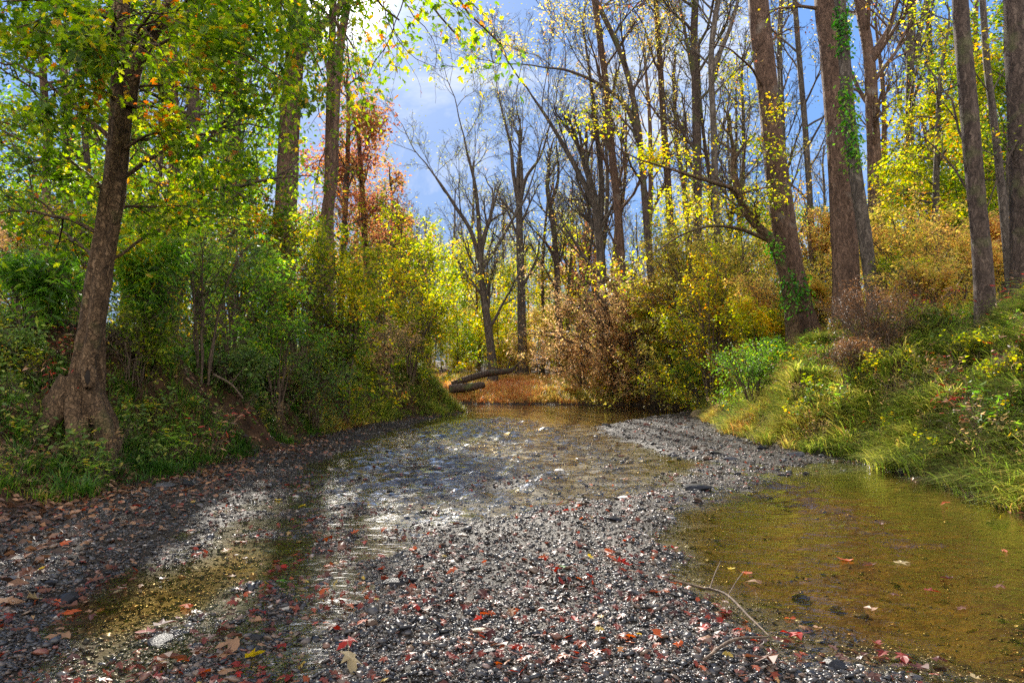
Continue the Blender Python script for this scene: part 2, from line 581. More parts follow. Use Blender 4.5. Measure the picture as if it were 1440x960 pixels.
M['blade'] = leaf_mat('grass_blade', [(0, (92, 76, 46)), (.14, (76, 94, 40)), (.36, (112, 136, 52)), (.58, (158, 162, 70)), (.85, (200, 184, 100)), (1, (170, 122, 74))], trans=.5, rough=.42, boost=1.7)
M['bladef'] = leaf_mat('far_grass_blade', [(0, (104, 122, 54)), (.3, (168, 156, 78)), (.6, (190, 146, 88)), (1, (178, 112, 74))], trans=.4)
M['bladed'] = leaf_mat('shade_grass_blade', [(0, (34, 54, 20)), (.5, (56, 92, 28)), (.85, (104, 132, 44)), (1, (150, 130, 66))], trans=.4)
M['litter'] = leaf_mat('leaf_litter', [(0, (48, 34, 26)), (.3, (92, 64, 46)), (.55, (132, 96, 70)), (.75, (160, 122, 92)), (.88, (150, 66, 36)), (1, (160, 36, 28))], trans=.15, rough=.4)
M['redlitter'] = leaf_mat('bed_leaf', [(0, (58, 32, 27)), (.35, (86, 48, 38)), (.6, (116, 44, 32)), (.8, (142, 72, 40)), (.93, (142, 110, 76)), (1, (160, 138, 50))], trans=.3, rough=.5)
M['oneleaf'] = leaf_mat('single_fallen_leaf', None, trans=.35, rough=.55, boost=1.1, use_obj_color=True)

def bark_mat(name, c1, c2, c3, sc=5.0, moss=.0, bump=.5, stretch=.16):
    m, n, l = new_mat(name)
    t = n.new('ShaderNodeTexCoord')
    mp = n.new('ShaderNodeMapping')
    mp.inputs['Scale'].default_value = (1, 1, stretch)
    dn = N(n, 'ShaderNodeTexNoise', i_Scale=3.5, i_Detail=5.0, i_Roughness=.6)
    l.new(t.outputs['Object'], dn.inputs['Vector'])
    ds = N(n, 'ShaderNodeVectorMath', operation='SCALE')
    ds.inputs['Scale'].default_value = .35
    l.new(dn.outputs['Color'], ds.inputs[0])
    da = N(n, 'ShaderNodeVectorMath', operation='ADD')
    l.new(t.outputs['Object'], da.inputs[0])
    l.new(ds.outputs[0], da.inputs[1])
    l.new(da.outputs[0], mp.inputs[0])
    a = N(n, 'ShaderNodeTexNoise', i_Scale=sc * 3, i_Detail=8.0, i_Roughness=.65, i_Distortion=.4)
    l.new(mp.outputs[0], a.inputs['Vector'])
    v = N(n, 'ShaderNodeTexVoronoi', i_Scale=sc * 4.0, feature='DISTANCE_TO_EDGE')
    l.new(mp.outputs[0], v.inputs['Vector'])
    b = N(n, 'ShaderNodeTexNoise', i_Scale=sc * .35, i_Detail=5.0)
    l.new(t.outputs['Object'], b.inputs['Vector'])
    r = ramp(n, [(.3, c1), (.52, c2), (.75, c3)])
    l.new(a.outputs[0], r.inputs[0])
    vr = N(n, 'ShaderNodeMapRange')
    vr.inputs['From Max'].default_value = .18
    vr.inputs['To Min'].default_value = .5
    l.new(v.outputs['Distance'], vr.inputs[0])
    mu = N(n, 'ShaderNodeMixRGB', blend_type='MULTIPLY')
    mu.inputs[0].default_value = 1
    l.new(r.outputs[0], mu.inputs[1])
    l.new(vr.outputs[0], mu.inputs[2])
    mr = N(n, 'ShaderNodeMapRange')
    mr.inputs['From Min'].default_value = .62 - moss * .4
    mr.inputs['From Max'].default_value = .78 - moss * .3
    mr.inputs['To Max'].default_value = .75
    l.new(b.outputs[0], mr.inputs[0])
    ms = n.new('ShaderNodeMixRGB')
    ms.inputs[2].default_value = lin((88, 98, 52)) if moss else lin((132, 126, 116))
    l.new(mr.outputs[0], ms.inputs[0])
    l.new(mu.outputs[0], ms.inputs[1])
    pb = n.new('ShaderNodeBsdfPrincipled')
    pb.inputs['Roughness'].default_value = .85
    pb.inputs['Specular IOR Level'].default_value = .25
    l.new(ms.outputs[0], pb.inputs['Base Color'])
    h = math_node(n, l, 'ADD', a.outputs[0], vr.outputs[0])
    bp = N(n, 'ShaderNodeBump', i_Strength=bump, i_Distance=.05)
    l.new(h, bp.inputs['Height'])
    l.new(bp.outputs[0], pb.inputs['Normal'])
    o = n.new('ShaderNodeOutputMaterial')
    l.new(pb.outputs[0], o.inputs[0])
    return m

M['bark_brown'] = bark_mat('bark_red_brown', (56, 42, 35), (102, 79, 65), (144, 116, 98), 4.0)
M['bark_grey'] = bark_mat('bark_grey', (48, 42, 38), (92, 82, 74), (140, 128, 116), 4.0)
M['bark_dark'] = bark_mat('bark_dark', (44, 36, 32), (82, 68, 60), (120, 104, 92), 4.0, moss=.18)
M['bark_moss'] = bark_mat('bark_mossy', (42, 32, 23), (104, 82, 60), (150, 124, 96), 5.0, moss=.12, bump=.9, stretch=.28)
M['twig'] = bark_mat('twig_bark', (58, 48, 40), (100, 84, 70), (140, 120, 100), 9.0, bump=.2)

# creek bed and forest floor
def ground_mat():
    m, n, l = new_mat('creek_and_forest_floor')
    at = N(n, 'ShaderNodeAttribute', attribute_name='land')
    t = n.new('ShaderNodeTexCoord')
    # gravel
    wn_ = N(n, 'ShaderNodeTexNoise', i_Scale=14.0, i_Detail=4.0)
    l.new(t.outputs['Object'], wn_.inputs['Vector'])
    wv = N(n, 'ShaderNodeVectorMath', operation='SCALE')
    wv.inputs['Scale'].default_value = .12
    l.new(wn_.outputs['Color'], wv.inputs[0])
    wa_ = N(n, 'ShaderNodeVectorMath', operation='ADD')
    l.new(t.outputs['Object'], wa_.inputs[0])
    l.new(wv.outputs[0], wa_.inputs[1])
    v = N(n, 'ShaderNodeTexVoronoi', i_Scale=26.0, i_Randomness=1.0)
    l.new(wa_.outputs[0], v.inputs['Vector'])
    g1 = N(n, 'ShaderNodeTexNoise', i_Scale=2.2, i_Detail=6.0)
    l.new(t.outputs['Object'], g1.inputs['Vector'])
    sepc = n.new('ShaderNodeSeparateColor')
    l.new(v.outputs['Color'], sepc.inputs[0])
    r1 = ramp(n, [(0, (20, 19, 19)), (.4, (36, 33, 30)), (.7, (50, 44, 37)), (.9, (62, 57, 51)), (1, (88, 82, 74))])
    l.new(sepc.outputs[0], r1.inputs[0])
    r2 = ramp(n, [(.3, (28, 24, 20)), (.7, (50, 43, 34))])
    l.new(g1.outputs[0], r2.inputs[0])
    gm = n.new('ShaderNodeMixRGB')
    gm.inputs[0].default_value = .6
    l.new(r1.outputs[0], gm.inputs[1])
    l.new(r2.outputs[0], gm.inputs[2])
    # soil
    s1 = N(n, 'ShaderNodeTexNoise', i_Scale=5.0, i_Detail=9.0, i_Roughness=.7)
    l.new(t.outputs['Object'], s1.inputs['Vector'])
    r3 = ramp(n, [(.3, (32, 24, 18)), (.5, (58, 42, 30)), (.65, (82, 62, 44)), (.8, (104, 80, 54))])
    l.new(s1.outputs[0], r3.inputs[0])
    fm = n.new('ShaderNodeMixRGB')
    l.new(at.outputs['Fac'], fm.inputs[0])
    si = N(n, 'ShaderNodeAttribute', attribute_name='silt')
    si2 = N(n, 'ShaderNodeTexNoise', i_Scale=5.5, i_Detail=9.0, i_Roughness=.78)
    l.new(t.outputs['Object'], si2.inputs['Vector'])
    r4 = ramp(n, [(.3, (26, 21, 13)), (.45, (50, 40, 23)), (.58, (84, 67, 37)), (.72, (122, 100, 60))])
    l.new(si2.outputs[0], r4.inputs[0])
    sm = n.new('ShaderNodeMixRGB')
    sf_ = math_node(n, l, 'MULTIPLY', si.outputs['Fac'], .7)
    l.new(sf_, sm.inputs[0])
    l.new(gm.outputs[0], sm.inputs[1])
    l.new(r4.outputs[0], sm.inputs[2])
    l.new(sm.outputs[0], fm.inputs[1])
    l.new(r3.outputs[0], fm.inputs[2])
    pb = n.new('ShaderNodeBsdfPrincipled')
    pb.inputs['Specular IOR Level'].default_value = .12
    l.new(fm.outputs[0], pb.inputs['Base Color'])
    ro = N(n, 'ShaderNodeMapRange')
    ro.inputs['To Min'].default_value = .7
    ro.inputs['To Max'].default_value = .95
    l.new(at.outputs['Fac'], ro.inputs[0])
    l.new(ro.outputs[0], pb.inputs['Roughness'])
    h = math_node(n, l, 'MULTIPLY_ADD', v.outputs['Distance'], -.35)
    l.new(s1.outputs[0], h.node.inputs[2])
    bp = N(n, 'ShaderNodeBump', i_Strength=.8, i_Distance=.03)
    l.new(h, bp.inputs['Height'])
    l.new(bp.outputs[0], pb.inputs['Normal'])
    o = n.new('ShaderNodeOutputMaterial')
    l.new(pb.outputs[0], o.inputs[0])
    return m
M['ground'] = ground_mat()

def water_mat():
    m, n, l = new_mat('creek_water')
    t = n.new('ShaderNodeTexCoord')
    mp = n.new('ShaderNodeMapping')
    mp.inputs['Scale'].default_value = (1.0, 1.7, 1)
    mp.inputs['Rotation'].default_value = (0, 0, .12)
    l.new(t.outputs['Object'], mp.inputs[0])
    a = N(n, 'ShaderNodeTexNoise', i_Scale=2.6, i_Detail=3.0, i_Roughness=.55, i_Distortion=.9)
    b = N(n, 'ShaderNodeTexNoise', i_Scale=11.0, i_Detail=3.0, i_Distortion=.6)
    w = N(n, 'ShaderNodeTexWave', i_Scale=1.6, i_Distortion=9.0, i_Detail=3.0, bands_direction='DIAGONAL')
    for x in (a, b, w):
        l.new(mp.outputs[0], x.inputs['Vector'])
    at = N(n, 'ShaderNodeAttribute', attribute_name='ripple')
    h = math_node(n, l, 'MULTIPLY_ADD', b.outputs[0], .28)
    l.new(a.outputs[0], h.node.inputs[2])
    h2 = math_node(n, l, 'MULTIPLY_ADD', w.outputs['Fac'], .10)
    l.new(h, h2.node.inputs[2])
    bp = N(n, 'ShaderNodeBump', i_Distance=.12)
    l.new(at.outputs['Fac'], bp.inputs['Strength'])
    l.new(h2, bp.inputs['Height'])
    gl = N(n, 'ShaderNodeBsdfGlossy')
    gl.inputs['Roughness'].default_value = .07
    gl.inputs['Color'].default_value = (.95, .97, 1, 1)
    tr = N(n, 'ShaderNodeBsdfTransparent')
    dp = N(n, 'ShaderNodeAttribute', attribute_name='depth')
    tm = n.new('ShaderNodeMixRGB')
    tm.inputs[1].default_value = (.93, .91, .84, 1)
    tm.inputs[2].default_value = (.81, .66, .34, 1)
    l.new(dp.outputs['Fac'], tm.inputs[0])
    l.new(tm.outputs[0], tr.inputs[0])
    ge = n.new('ShaderNodeNewGeometry')
    dt = N(n, 'ShaderNodeVectorMath', operation='DOT_PRODUCT')
    l.new(ge.outputs['Incoming'], dt.inputs[0])
    l.new(bp.outputs[0], dt.inputs[1])
    l.new(bp.outputs[0], gl.inputs['Normal'])
    co = math_node(n, l, 'ABSOLUTE', dt.outputs['Value'], 0.0)
    om = math_node(n, l, 'SUBTRACT', 1.0, co, True)
    p5 = math_node(n, l, 'POWER', om, 5.0)
    fr = math_node(n, l, 'MULTIPLY_ADD', p5, .96, True)
    fr.node.inputs[2].default_value = .035
    mx = n.new('ShaderNodeMixShader')
    l.new(fr, mx.inputs[0])
    l.new(tr.outputs[0], mx.inputs[1])
    l.new(gl.outputs[0], mx.inputs[2])
    o = n.new('ShaderNodeOutputMaterial')
    l.new(mx.outputs[0], o.inputs[0])
    return m
M['water'] = water_mat()

def stone_mat(name, stops, obj=False, rough=(.25, .5), sc=14):
    m, n, l = new_mat(name)
    t = n.new('ShaderNodeTexCoord')
    a = N(n, 'ShaderNodeTexNoise', i_Scale=float(sc), i_Detail=6.0, i_Roughness=.65)
    l.new(t.outputs['Object'], a.inputs['Vector'])
    if obj:
        oi = n.new('ShaderNodeObjectInfo')
        c = oi.outputs['Color']
    else:
        at = N(n, 'ShaderNodeAttribute', attribute_name='rnd')
        r = ramp(n, stops)
        l.new(at.outputs['Fac'], r.inputs[0])
        c = r.outputs[0]
    hsv = n.new('ShaderNodeHueSaturation')
    v = math_node(n, l, 'MULTIPLY_ADD', a.outputs[0], 1.0)
    v.node.inputs[2].default_value = .5
    l.new(v, hsv.inputs['Value'])
    l.new(c, hsv.inputs['Color'])
    pb = n.new('ShaderNodeBsdfPrincipled')
    pb.inputs['Specular IOR Level'].default_value = .14 if obj else .34
    l.new(hsv.outputs[0], pb.inputs['Base Color'])
    mr = N(n, 'ShaderNodeMapRange')
    mr.inputs['From Min'].default_value = .35
    mr.inputs['From Max'].default_value = .65
    mr.inputs['To Min'].default_value = rough[0]
    mr.inputs['To Max'].default_value = rough[1]
    l.new(a.outputs[0], mr.inputs[0])
    l.new(mr.outputs[0], pb.inputs['Roughness'])
    bp = N(n, 'ShaderNodeBump', i_Strength=.35, i_Distance=.01)
    l.new(a.outputs[0], bp.inputs['Height'])
    l.new(bp.outputs[0], pb.inputs['Normal'])
    o = n.new('ShaderNodeOutputMaterial')
    l.new(pb.outputs[0], o.inputs[0])
    return m
M['pebble'] = stone_mat('wet_pebble', [(0, (24, 25, 28)), (.35, (45, 46, 50)), (.6, (70, 67, 66)), (.8, (102, 85, 71)), (.92, (108, 64, 52)), (1, (146, 140, 134))], sc=30, rough=(.12, .32))
M['stone'] = stone_mat('wet_stone', None, obj=True)

# ------------------------------------------------------------------ the ground sheet and the water
def axis(segs):
    out = []
    for a, b, s in segs:
        out.append(np.arange(a, b, s))
    return np.unique(np.round(np.concatenate(out), 4))

gx = axis([(-300, -60, 20), (-60, -20, 2), (-20, -8, .4), (-8, 9, .08), (9, 20, .4), (20, 60, 2), (60, 301, 20)])
gy = axis([(-40, -2, 2), (-2, 2, .3), (2, 13, .07), (13, 26, .14), (26, 50, .3), (50, 100, 2), (100, 601, 25)])
X, Y = np.meshgrid(gx, gy)
H, D = terrain_full(X, Y)
SILT = LAST_PO.copy()
nx, ny = len(gx), len(gy)
idx = np.arange(nx * ny).reshape(ny, nx)
quads = np.stack([idx[:-1, :-1], idx[:-1, 1:], idx[1:, 1:], idx[1:, :-1]], -1).reshape(-1, 4)
gme = make_mesh('ground', np.stack([X, Y, H], -1).reshape(-1, 3), [quads], smooth=True)
landv = sstep(-.05, .35, D + (fbm(X * 3, Y * 3, 61, 3) - .5) * .5)
at = gme.attributes.new('land', 'FLOAT', 'POINT')
at.data.foreach_set('value', landv.ravel().astype(np.float32))
at = gme.attributes.new('silt', 'FLOAT', 'POINT')
at.data.foreach_set('value', np.maximum(SILT, sstep(-.03, -.12, H) * .12).ravel().astype(np.float32))
tag(link('ground', gme, M['ground']), kind='structure')

wx = axis([(-32, -6, .5), (-6, 9, .07), (9, 14, .5)])
wy = axis([(-8, 2, .5), (2, 16, .05), (16, 30, .1), (30, 52, .4)])
XX, YY = np.meshgrid(wx, wy)
ii = np.arange(len(wx) * len(wy)).reshape(len(wy), len(wx))
wq = np.stack([ii[:-1, :-1], ii[:-1, 1:], ii[1:, 1:], ii[1:, :-1]], -1).reshape(-1, 4)
cent = XX.ravel()[wq].mean(1), YY.ravel()[wq].mean(1)
wq = wq[poly_sd(cent[0], cent[1], CREEK) < 1.0]
RIFF = [wp(*p) for p in [(420, 700), (470, 640), (560, 602), (700, 585), (850, 600), (900, 640), (960, 676), (1080, 664), (1160, 690), (1320, 770), (1250, 780), (1100, 700), (960, 720), (840, 715), (600, 760)]]
rsd = poly_sd(XX, YY, RIFF)
rip = .06 + .94 * sstep(.5, -.9, rsd) * (.55 + .45 * fbm(XX * .8, YY * .8, 52, 2)) * 1.0
wa = np.sin(.25) ; wb = np.cos(.25)
ux, uy = XX * wb + YY * wa, -XX * wa + YY * wb
wz = (fbm(ux * 2.2, uy * 4.5, 53, 3) - .5) * .12 + (fbm(ux * 6, uy * 10, 54, 2) - .5) * .06
wz = wz * 1.7 * rip + (fbm(ux * 2.5, uy * 6, 55, 2) - .5) * .004
print('slope', np.abs(np.gradient(wz, axis=0) / np.gradient(wy)[:, None])[rsd < -.3].mean())
wme = make_mesh('water', np.stack([XX, YY, wz], -1).reshape(-1, 3), [wq], smooth=True)
at = wme.attributes.new('ripple', 'FLOAT', 'POINT')
at.data.foreach_set('value', (.10 + .45 * rip).ravel().astype(np.float32))
at = wme.attributes.new('depth', 'FLOAT', 'POINT')
at.data.foreach_set('value', sstep(.01, .09, -terrain_full(XX, YY)[0]).ravel().astype(np.float32))
tag(link('water', wme, M['water']), kind='structure')

# ------------------------------------------------------------------ pebbles (stuff), stones (things)
def ico(sub):
    import bmesh
    b = bmesh.new()
    bmesh.ops.create_icosphere(b, subdivisions=sub, radius=1)
    v = np.array([x.co[:] for x in b.verts])
    f = np.array([[q.index for q in p.verts] for p in b.faces])
    b.free()
    return v, f

rng = np.random.default_rng(11)
def scatter_ground(rng, n, y0, y1, xpad=1.08, pw=1.0):
    """points in the view wedge, denser near the camera"""
    u = rng.uniform(0, 1, n)
    y = y0 * (y1 / y0) ** (u ** pw)
    x = rng.uniform(-1, 1, n) * .72 * xpad * y
    return x, y

pv, pf = ico(1)
variants = []
for k in range(24):
    r = np.random.default_rng(100 + k)
    v = pv * np.array([1, r.uniform(.55, .95), r.uniform(.2, .48)])
    v = v * r.uniform(.8, 1.15, (len(v), 1))
    for _ in range(3):
        nn = unit(r.normal(0, 1, 3)); d = r.uniform(.35, .7)
        ex = np.maximum(v @ nn - d, 0)
        v = v - ex[:, None] * nn
    variants.append(v)
variants = np.array(variants)

x, y = scatter_ground(rng, 320000, 2.9, 38, pw=1.15)
h, d = terrain_full(x, y)
keep = (d < .35) & (rng.uniform(0, 1, len(x)) < np.where(h < -.1, .05, np.where(h < -.045, np.where(x < 0, .6, .2), np.where(h < -.018, .45, 1.0)))) & (rng.uniform(0, 1, len(x)) < np.where(d > 0, .5, 1))
x, y, h = x[keep], y[keep], h[keep]
sz = np.clip(np.exp(rng.normal(math.log(.0086), .56, len(x))),   .005, .055) * (1 + .05 * np.maximum(y - 5, 0))
sz = np.minimum(sz, .075)
vi = rng.integers(0, len(variants), len(x))
az = rng.uniform(0, 2 * np.pi, len(x))
v = variants[vi]
c, s = np.cos(az)[:, None], np.sin(az)[:, None]
tl = rng.normal(0, .25, (len(x), 2, 1))
vx = v[..., 0] * c - v[..., 1] * s
vy = v[..., 0] * s + v[..., 1] * c
vz = v[..., 2] + vx * tl[:, 0] + vy * tl[:, 1]
vv = np.stack([vx, vy, vz], -1) * sz[:, None, None] + np.stack([x, y, h + sz * .2], -1)[:, None, :]
ff = (pf[None] + (np.arange(len(x)) * len(pv))[:, None, None]).reshape(-1, 3)
rn = np.repeat(np.clip(rng.beta(2, 2.3, len(x)) + (rng.uniform(0, 1, len(x)) > .94) * .35, 0, 1), len(pf))
pme = make_mesh('gravel', vv.reshape(-1, 3), [ff], smooth=True, rnd=rn)
tag(link('gravel', pme, M['pebble']), kind='stuff', label='dark wet river gravel covering the creek bed', cat='gravel')
print('pebbles', len(x))

sv, sf = ico(3)
def rock_mesh(name, seed, flat=.5, cuts=7, wide=.7):
    r = np.random.default_rng(seed)
    v = sv.copy()
    for _ in range(cuts):
        nn = unit(r.normal(0, 1, 3)); dd = r.uniform(.45, .8)
        v -= np.maximum(v @ nn - dd, 0)[:, None] * nn
    v *= 1 + .16 * (fbm(v[:, 0] * 2 + seed, v[:, 1] * 2 + v[:, 2] * 2, seed, 4) - .5)[:, None]
    v *= np.array([1, wide, flat])
    v[:, 2] -= v[:, 2].min() * .45
    me = make_mesh(name, v, [sf], smooth=False)
    return me
rocks = [rock_mesh('stone_shape', 300 + k, flat=np.random.default_rng(k).uniform(.3, .65), wide=np.random.default_rng(k + 50).uniform(.55, .95)) for k in range(16)]
for r_ in rocks:
    r_.materials.append(M['stone'])
STONE_COL = {'charcoal': (34, 34, 37), 'slate grey': (66, 66, 70), 'brown': (78, 62, 50), 'reddish brown': (92, 58, 48), 'tan': (138, 118, 92), 'pale grey': (140, 136, 130)}

def stone(px, py, wpx, color, label, seed, group=None, flat=1.0, rz=None, me=None, lift=0.0):
    px_, py_ = px, py
    gx_, gy_ = wp(px, py)
    for _ in range(3):                                  # settle on the bed
        z = max(tz(gx_, gy_), -.25)
        u, v_ = (px_ - 720) / 1000.0, (480 - py_) / 1000.0
        dd = np.array([u, CT - v_ * ST, ST + v_ * CT])
        t_ = (z - CAM_H) / dd[2]
        gx_, gy_ = dd[0] * t_, dd[1] * t_
    r = np.random.default_rng(seed)
    o = bpy.data.objects.new('stone', me or rocks[int(r.integers(0, len(rocks)))])
    COL.objects.link(o)
    sc_ = wpx / 2 / 1000.0 * gy_
    o.scale = (sc_, sc_, sc_ * flat)
    o.location = (gx_, gy_, tz(gx_, gy_) - sc_ * .04 + lift)
    o.rotation_euler = (r.normal(0, .12), r.normal(0, .12), r.uniform(-.5, .5) if rz is None else rz)
    o.color = lin(STONE_COL[color])
    tag(o, label, 'stone', group)
    return o

HERO_STONES = [
    (1272, 668, 26, 'charcoal', 'dark angular boulder in the water at the foot of the right grass bank', .9),
    (990, 586, 40, 'tan', 'flat tan sandstone slab at the upstream end of the right gravel bar', .7),
    (556, 820, 34, 'charcoal', 'square black stone alone on the wet gravel bar', .9),
    (228, 902, 46, 'charcoal', 'rounded dark stone under a heap of red leaves at lower left', .8),
    (1276, 930, 42, 'charcoal', 'blackish stone with a red leaf on it in amber water at lower right', .7),
    (978, 688, 54, 'charcoal', 'long low black slab at the edge of the gravel beside the pool', .5),
    (1126, 846, 28, 'charcoal', 'black stone poking out of the pool beside the bare stick', .9),
    (1210, 866, 22, 'slate grey', 'rightmost of the small grey stones standing out of the amber pool', .9),
    (1176, 858, 20, 'slate grey', 'small grey stone beside another one in the amber pool', .9),
    (998, 790, 16, 'charcoal', 'small black stone alone in the shallow left side of the pool', .8),
    (970, 770, 18, 'charcoal', 'thin black stone at the shallow rim of the pool', .5),
    (1100, 668, 20, 'charcoal', 'dark stone where the riffle enters the pool', .7),
    (1028, 646, 24, 'slate grey', 'grey stone on the lower tip of the right gravel bar', .7),
    (1182, 786, 34, 'charcoal', 'half sunk dark stone with brown leaves in the middle of the pool', .4),
    (612, 662, 20, 'charcoal', 'single black stone standing out of the riffle', .6),
    (770, 606, 34, 'charcoal', 'wide dark stone at the head of the riffle', .5),
    (720, 612, 28, 'charcoal', 'flat dark stone breaking the water at the head of the riffle', .5),
    (634, 614, 40, 'charcoal', 'long flat dark stone barely above the water upstream', .3),
    (818, 648, 22, 'brown', 'brown pointed stone at the top of the gravel bar', .9),
    (880, 700, 24, 'slate grey', 'smooth grey stone on the gravel left of the long black slab', .6),
    (864, 730, 26, 'charcoal', 'dark stone on the gravel in the middle of the bar', .6),
    (716, 778, 34, 'slate grey', 'long slate grey stone lying flat on the gravel bar', .35),
    (676, 888, 30, 'tan', 'tan slab of stone tilted on the fine gravel', .5),
    (704, 902, 24, 'slate grey', 'grey stone lying just below the tilted tan slab', .6),
    (104, 878, 30, 'charcoal', 'black stone in the olive shallows at lower left', .8),
    (98, 844, 40, 'charcoal', 'dark stone at the rim of the olive shallows by the left shore', .7),
    (20, 818, 44, 'slate grey', 'grey stone on the far left of the gravel shore', .5),
    (1408, 706, 40, 'slate grey', 'pale grey stone under the overhanging grass at right', .5),
    (1372, 694, 26, 'pale grey', 'pale stone at the waterline below the right grass', .5),
    (1120, 640, 30, 'slate grey', 'grey stone at the tip of gravel under the right bank', .5),
]
k = 0
for px, py, w_, col_, lab, fl in HERO_STONES:
    stone(px, py, w_, col_, lab, 900 + k, flat=fl)
    k += 1

def zone(px, py):
    if poly_sd(px, py, [(1500, 1000), (1330, 930), (1130, 870), (1020, 825), (975, 780), (965, 725), (1040, 690), (1120, 668), (1240, 660), (1500, 730)]) < 0:
        return 'pool'
    if py > 590 and 830 < px < 1250 and py < 650:
        return 'right'
    if py < 690 and px < 930:
        return 'riffle'
    if px < 330:
        return 'left'
    return 'bar'
ZP = {'pool': 'lying in the amber pool', 'right': 'on the right gravel bar under the grass bank', 'riffle': 'breaking the water of the riffle', 'left': 'in the leafy shallows along the left shore', 'bar': 'on the wet central gravel bar'}
r = np.random.default_rng(77)
cnt = 0
while cnt < 230:
    if r.uniform() < .42:
        px, py = r.uniform(840, 1230), r.uniform(584, 652)
    else:
        px, py = r.uniform(10, 1430), 592 + 360 * r.uniform() ** 1.3
    gx_, gy_ = wp(px, py)
    hh, dd = terrain_full([gx_], [gy_])
    zn = zone(px, py)
    if dd[0] > -.1 or hh[0] < -.14 or (zn == 'pool' and r.uniform() < .9):
        continue
    real = np.clip(math.exp(r.normal(math.log(.15), .4)), .07, .36) if zn in ('right', 'riffle') else np.clip(math.exp(r.normal(math.log(.065), .35)), .04, .16)
    cn = r.choice(list(STONE_COL), p=[.42, .29, .16, .08, .035, .015])
    sizew = 'large' if real > .15 else 'small' if real < .08 else 'middling'
    stone(px, py, real * 1000 / gy_, cn, f'{sizew} {cn} stone {ZP[zn]}', 2000 + cnt, group='loose stones of the creek bed', flat=r.uniform(.5, 1))
    cnt += 1

# ------------------------------------------------------------------ fallen leaves
def fallen_mesh(seed):
    r = np.random.default_rng(seed)
    T, F = LEAF_T['maple']
    v = T.copy()
    v[:, :2] *= r.uniform(.9, 1.1, (len(v), 2))
    v[:, 1] *= .82
    v[:, 0] -= .4
    cu, cv = r.uniform(-.5, .9), r.uniform(-.5, .7)
    v[:, 2] = v[:, 2] * .6 + cu * v[:, 1] ** 2 + cv * v[:, 0] ** 2 * .6 + r.normal(0, .03, len(v))
    v[:, 2] -= v[:, 2].min()
    st = np.array([[-.4, .012, .02], [-.4, -.012, .02], [-.75, -.008, .1], [-.75, .008, .1]])
    st[:, 2] += v[0, 2]
    F2 = [np.array(F)]
    vv_ = np.vstack([v, st])
    me = make_mesh('fallen_leaf_shape', vv_, [np.array(F), np.array([[13, 14, 15, 16]])], smooth=False)
    me.materials.append(M['oneleaf'])
    return me
fmeshes = [fallen_mesh(40 + i) for i in range(14)]
LC = {'scarlet': (150, 34, 20), 'red': (116, 34, 24), 'dark maroon': (74, 34, 28), 'orange': (166, 76, 32), 'brown': (96, 60, 42), 'tan': (142, 108, 80), 'pale straw': (160, 142, 104), 'yellow': (206, 176, 40), 'green': (70, 120, 34)}
def fallen(px, py, size, color, label, seed, group=None, tilt=.25):
    gx_, gy_ = wp(px, py)
    z = max(tz(gx_, gy_) + .018, .004)
    r = np.random.default_rng(seed)
    o = bpy.data.objects.new('fallen_leaf', fmeshes[int(r.integers(0, len(fmeshes)))])
    COL.objects.link(o)
    fl = z < .01
    o.location = (gx_, gy_, z + (0 if fl else .008))
    size *= .82
    o.scale = (size, size, size * r.uniform(.8, 1.7))
    o.rotation_euler = (r.normal(0, .06 if fl else tilt), r.normal(0, .06 if fl else tilt), r.uniform(0, 6.28))
    o.color = lin(LC[color])
    tag(o, label, 'leaf', group)

HERO_LEAVES = [
    (990, 900 - 2, .11, 'scarlet', 'bright scarlet maple leaf upright on the gravel left of the pool'),
    (925, 905, .12, 'orange', 'orange red maple leaf on gravel below the bare stick'),
    (808, 888, .09, 'scarlet', 'scarlet leaf on fine gravel near the tilted tan slab'),
    (790, 810, .09, 'green', 'green leaf floating on dark gravel'),
    (396, 820, .12, 'green', 'fresh green maple leaf among red leaves left of centre'),
    (425, 715, .13, 'yellow', 'yellow green maple leaf on the wet shallows upstream'),
    (392, 703, .12, 'yellow', 'yellow leaf on the dark water near the left shore'),
    (356, 926, .13, 'yellow', 'torn yellow leaf flat on the gravel at the bottom left'),
    (1268, 792, .16, 'pale straw', 'long pale straw coloured leaf afloat in the pool'),
    (1060, 822, .16, 'tan', 'tan curled leaf floating at the left rim of the pool'),
    (1050, 806, .10, 'orange', 'orange leaf floating just above the curled tan leaf'),
    (1028, 800, .08, 'yellow', 'small yellow leaf afloat in the left side of the pool'),
    (1115, 895, .16, 'scarlet', 'large scarlet leaf stranded beside the pool stones'),
    (1075, 945, .22, 'brown', 'largest curled brown leaf at the bottom edge right of centre'),
    (1270, 926, .14, 'red', 'red leaf plastered on the blackish stone in the amber water'),
    (1190, 788, .16, 'orange', 'orange brown leaf lodged on the half sunk stone in the pool'),
    (1222, 796, .14, 'brown', 'brown leaf afloat right of the half sunk stone'),
    (1330, 710, .14, 'orange', 'orange leaf afloat under the right grass bank'),
    (1262, 658, .16, 'red', 'red leaf on top of the dark angular boulder'),
    (230, 880, .16, 'dark maroon', 'dark maroon leaf on the rounded dark stone at lower left'),
    (205, 890, .15, 'red', 'red leaf leaning on the rounded dark stone at lower left'),
    (262, 855, .13, 'orange', 'orange leaf above the rounded dark stone at lower left'),
    (460, 765, .12, 'orange', 'bright orange leaf on the gravel left of centre'),
    (488, 915, .14, 'scarlet', 'scarlet star shaped leaf at the bottom left of centre'),
    (490, 945, .2, 'pale straw', 'large pale straw leaf at the bottom edge'),
    (240, 935, .2, 'brown', 'broad curled brown leaf at the bottom edge by the olive shallows'),
    (12, 858, .18, 'tan', 'tan leaf on the far left edge of the gravel'),
    (45, 852, .16, 'pale straw', 'pale leaf beside the tan leaf on the far left'),
]
k = 0
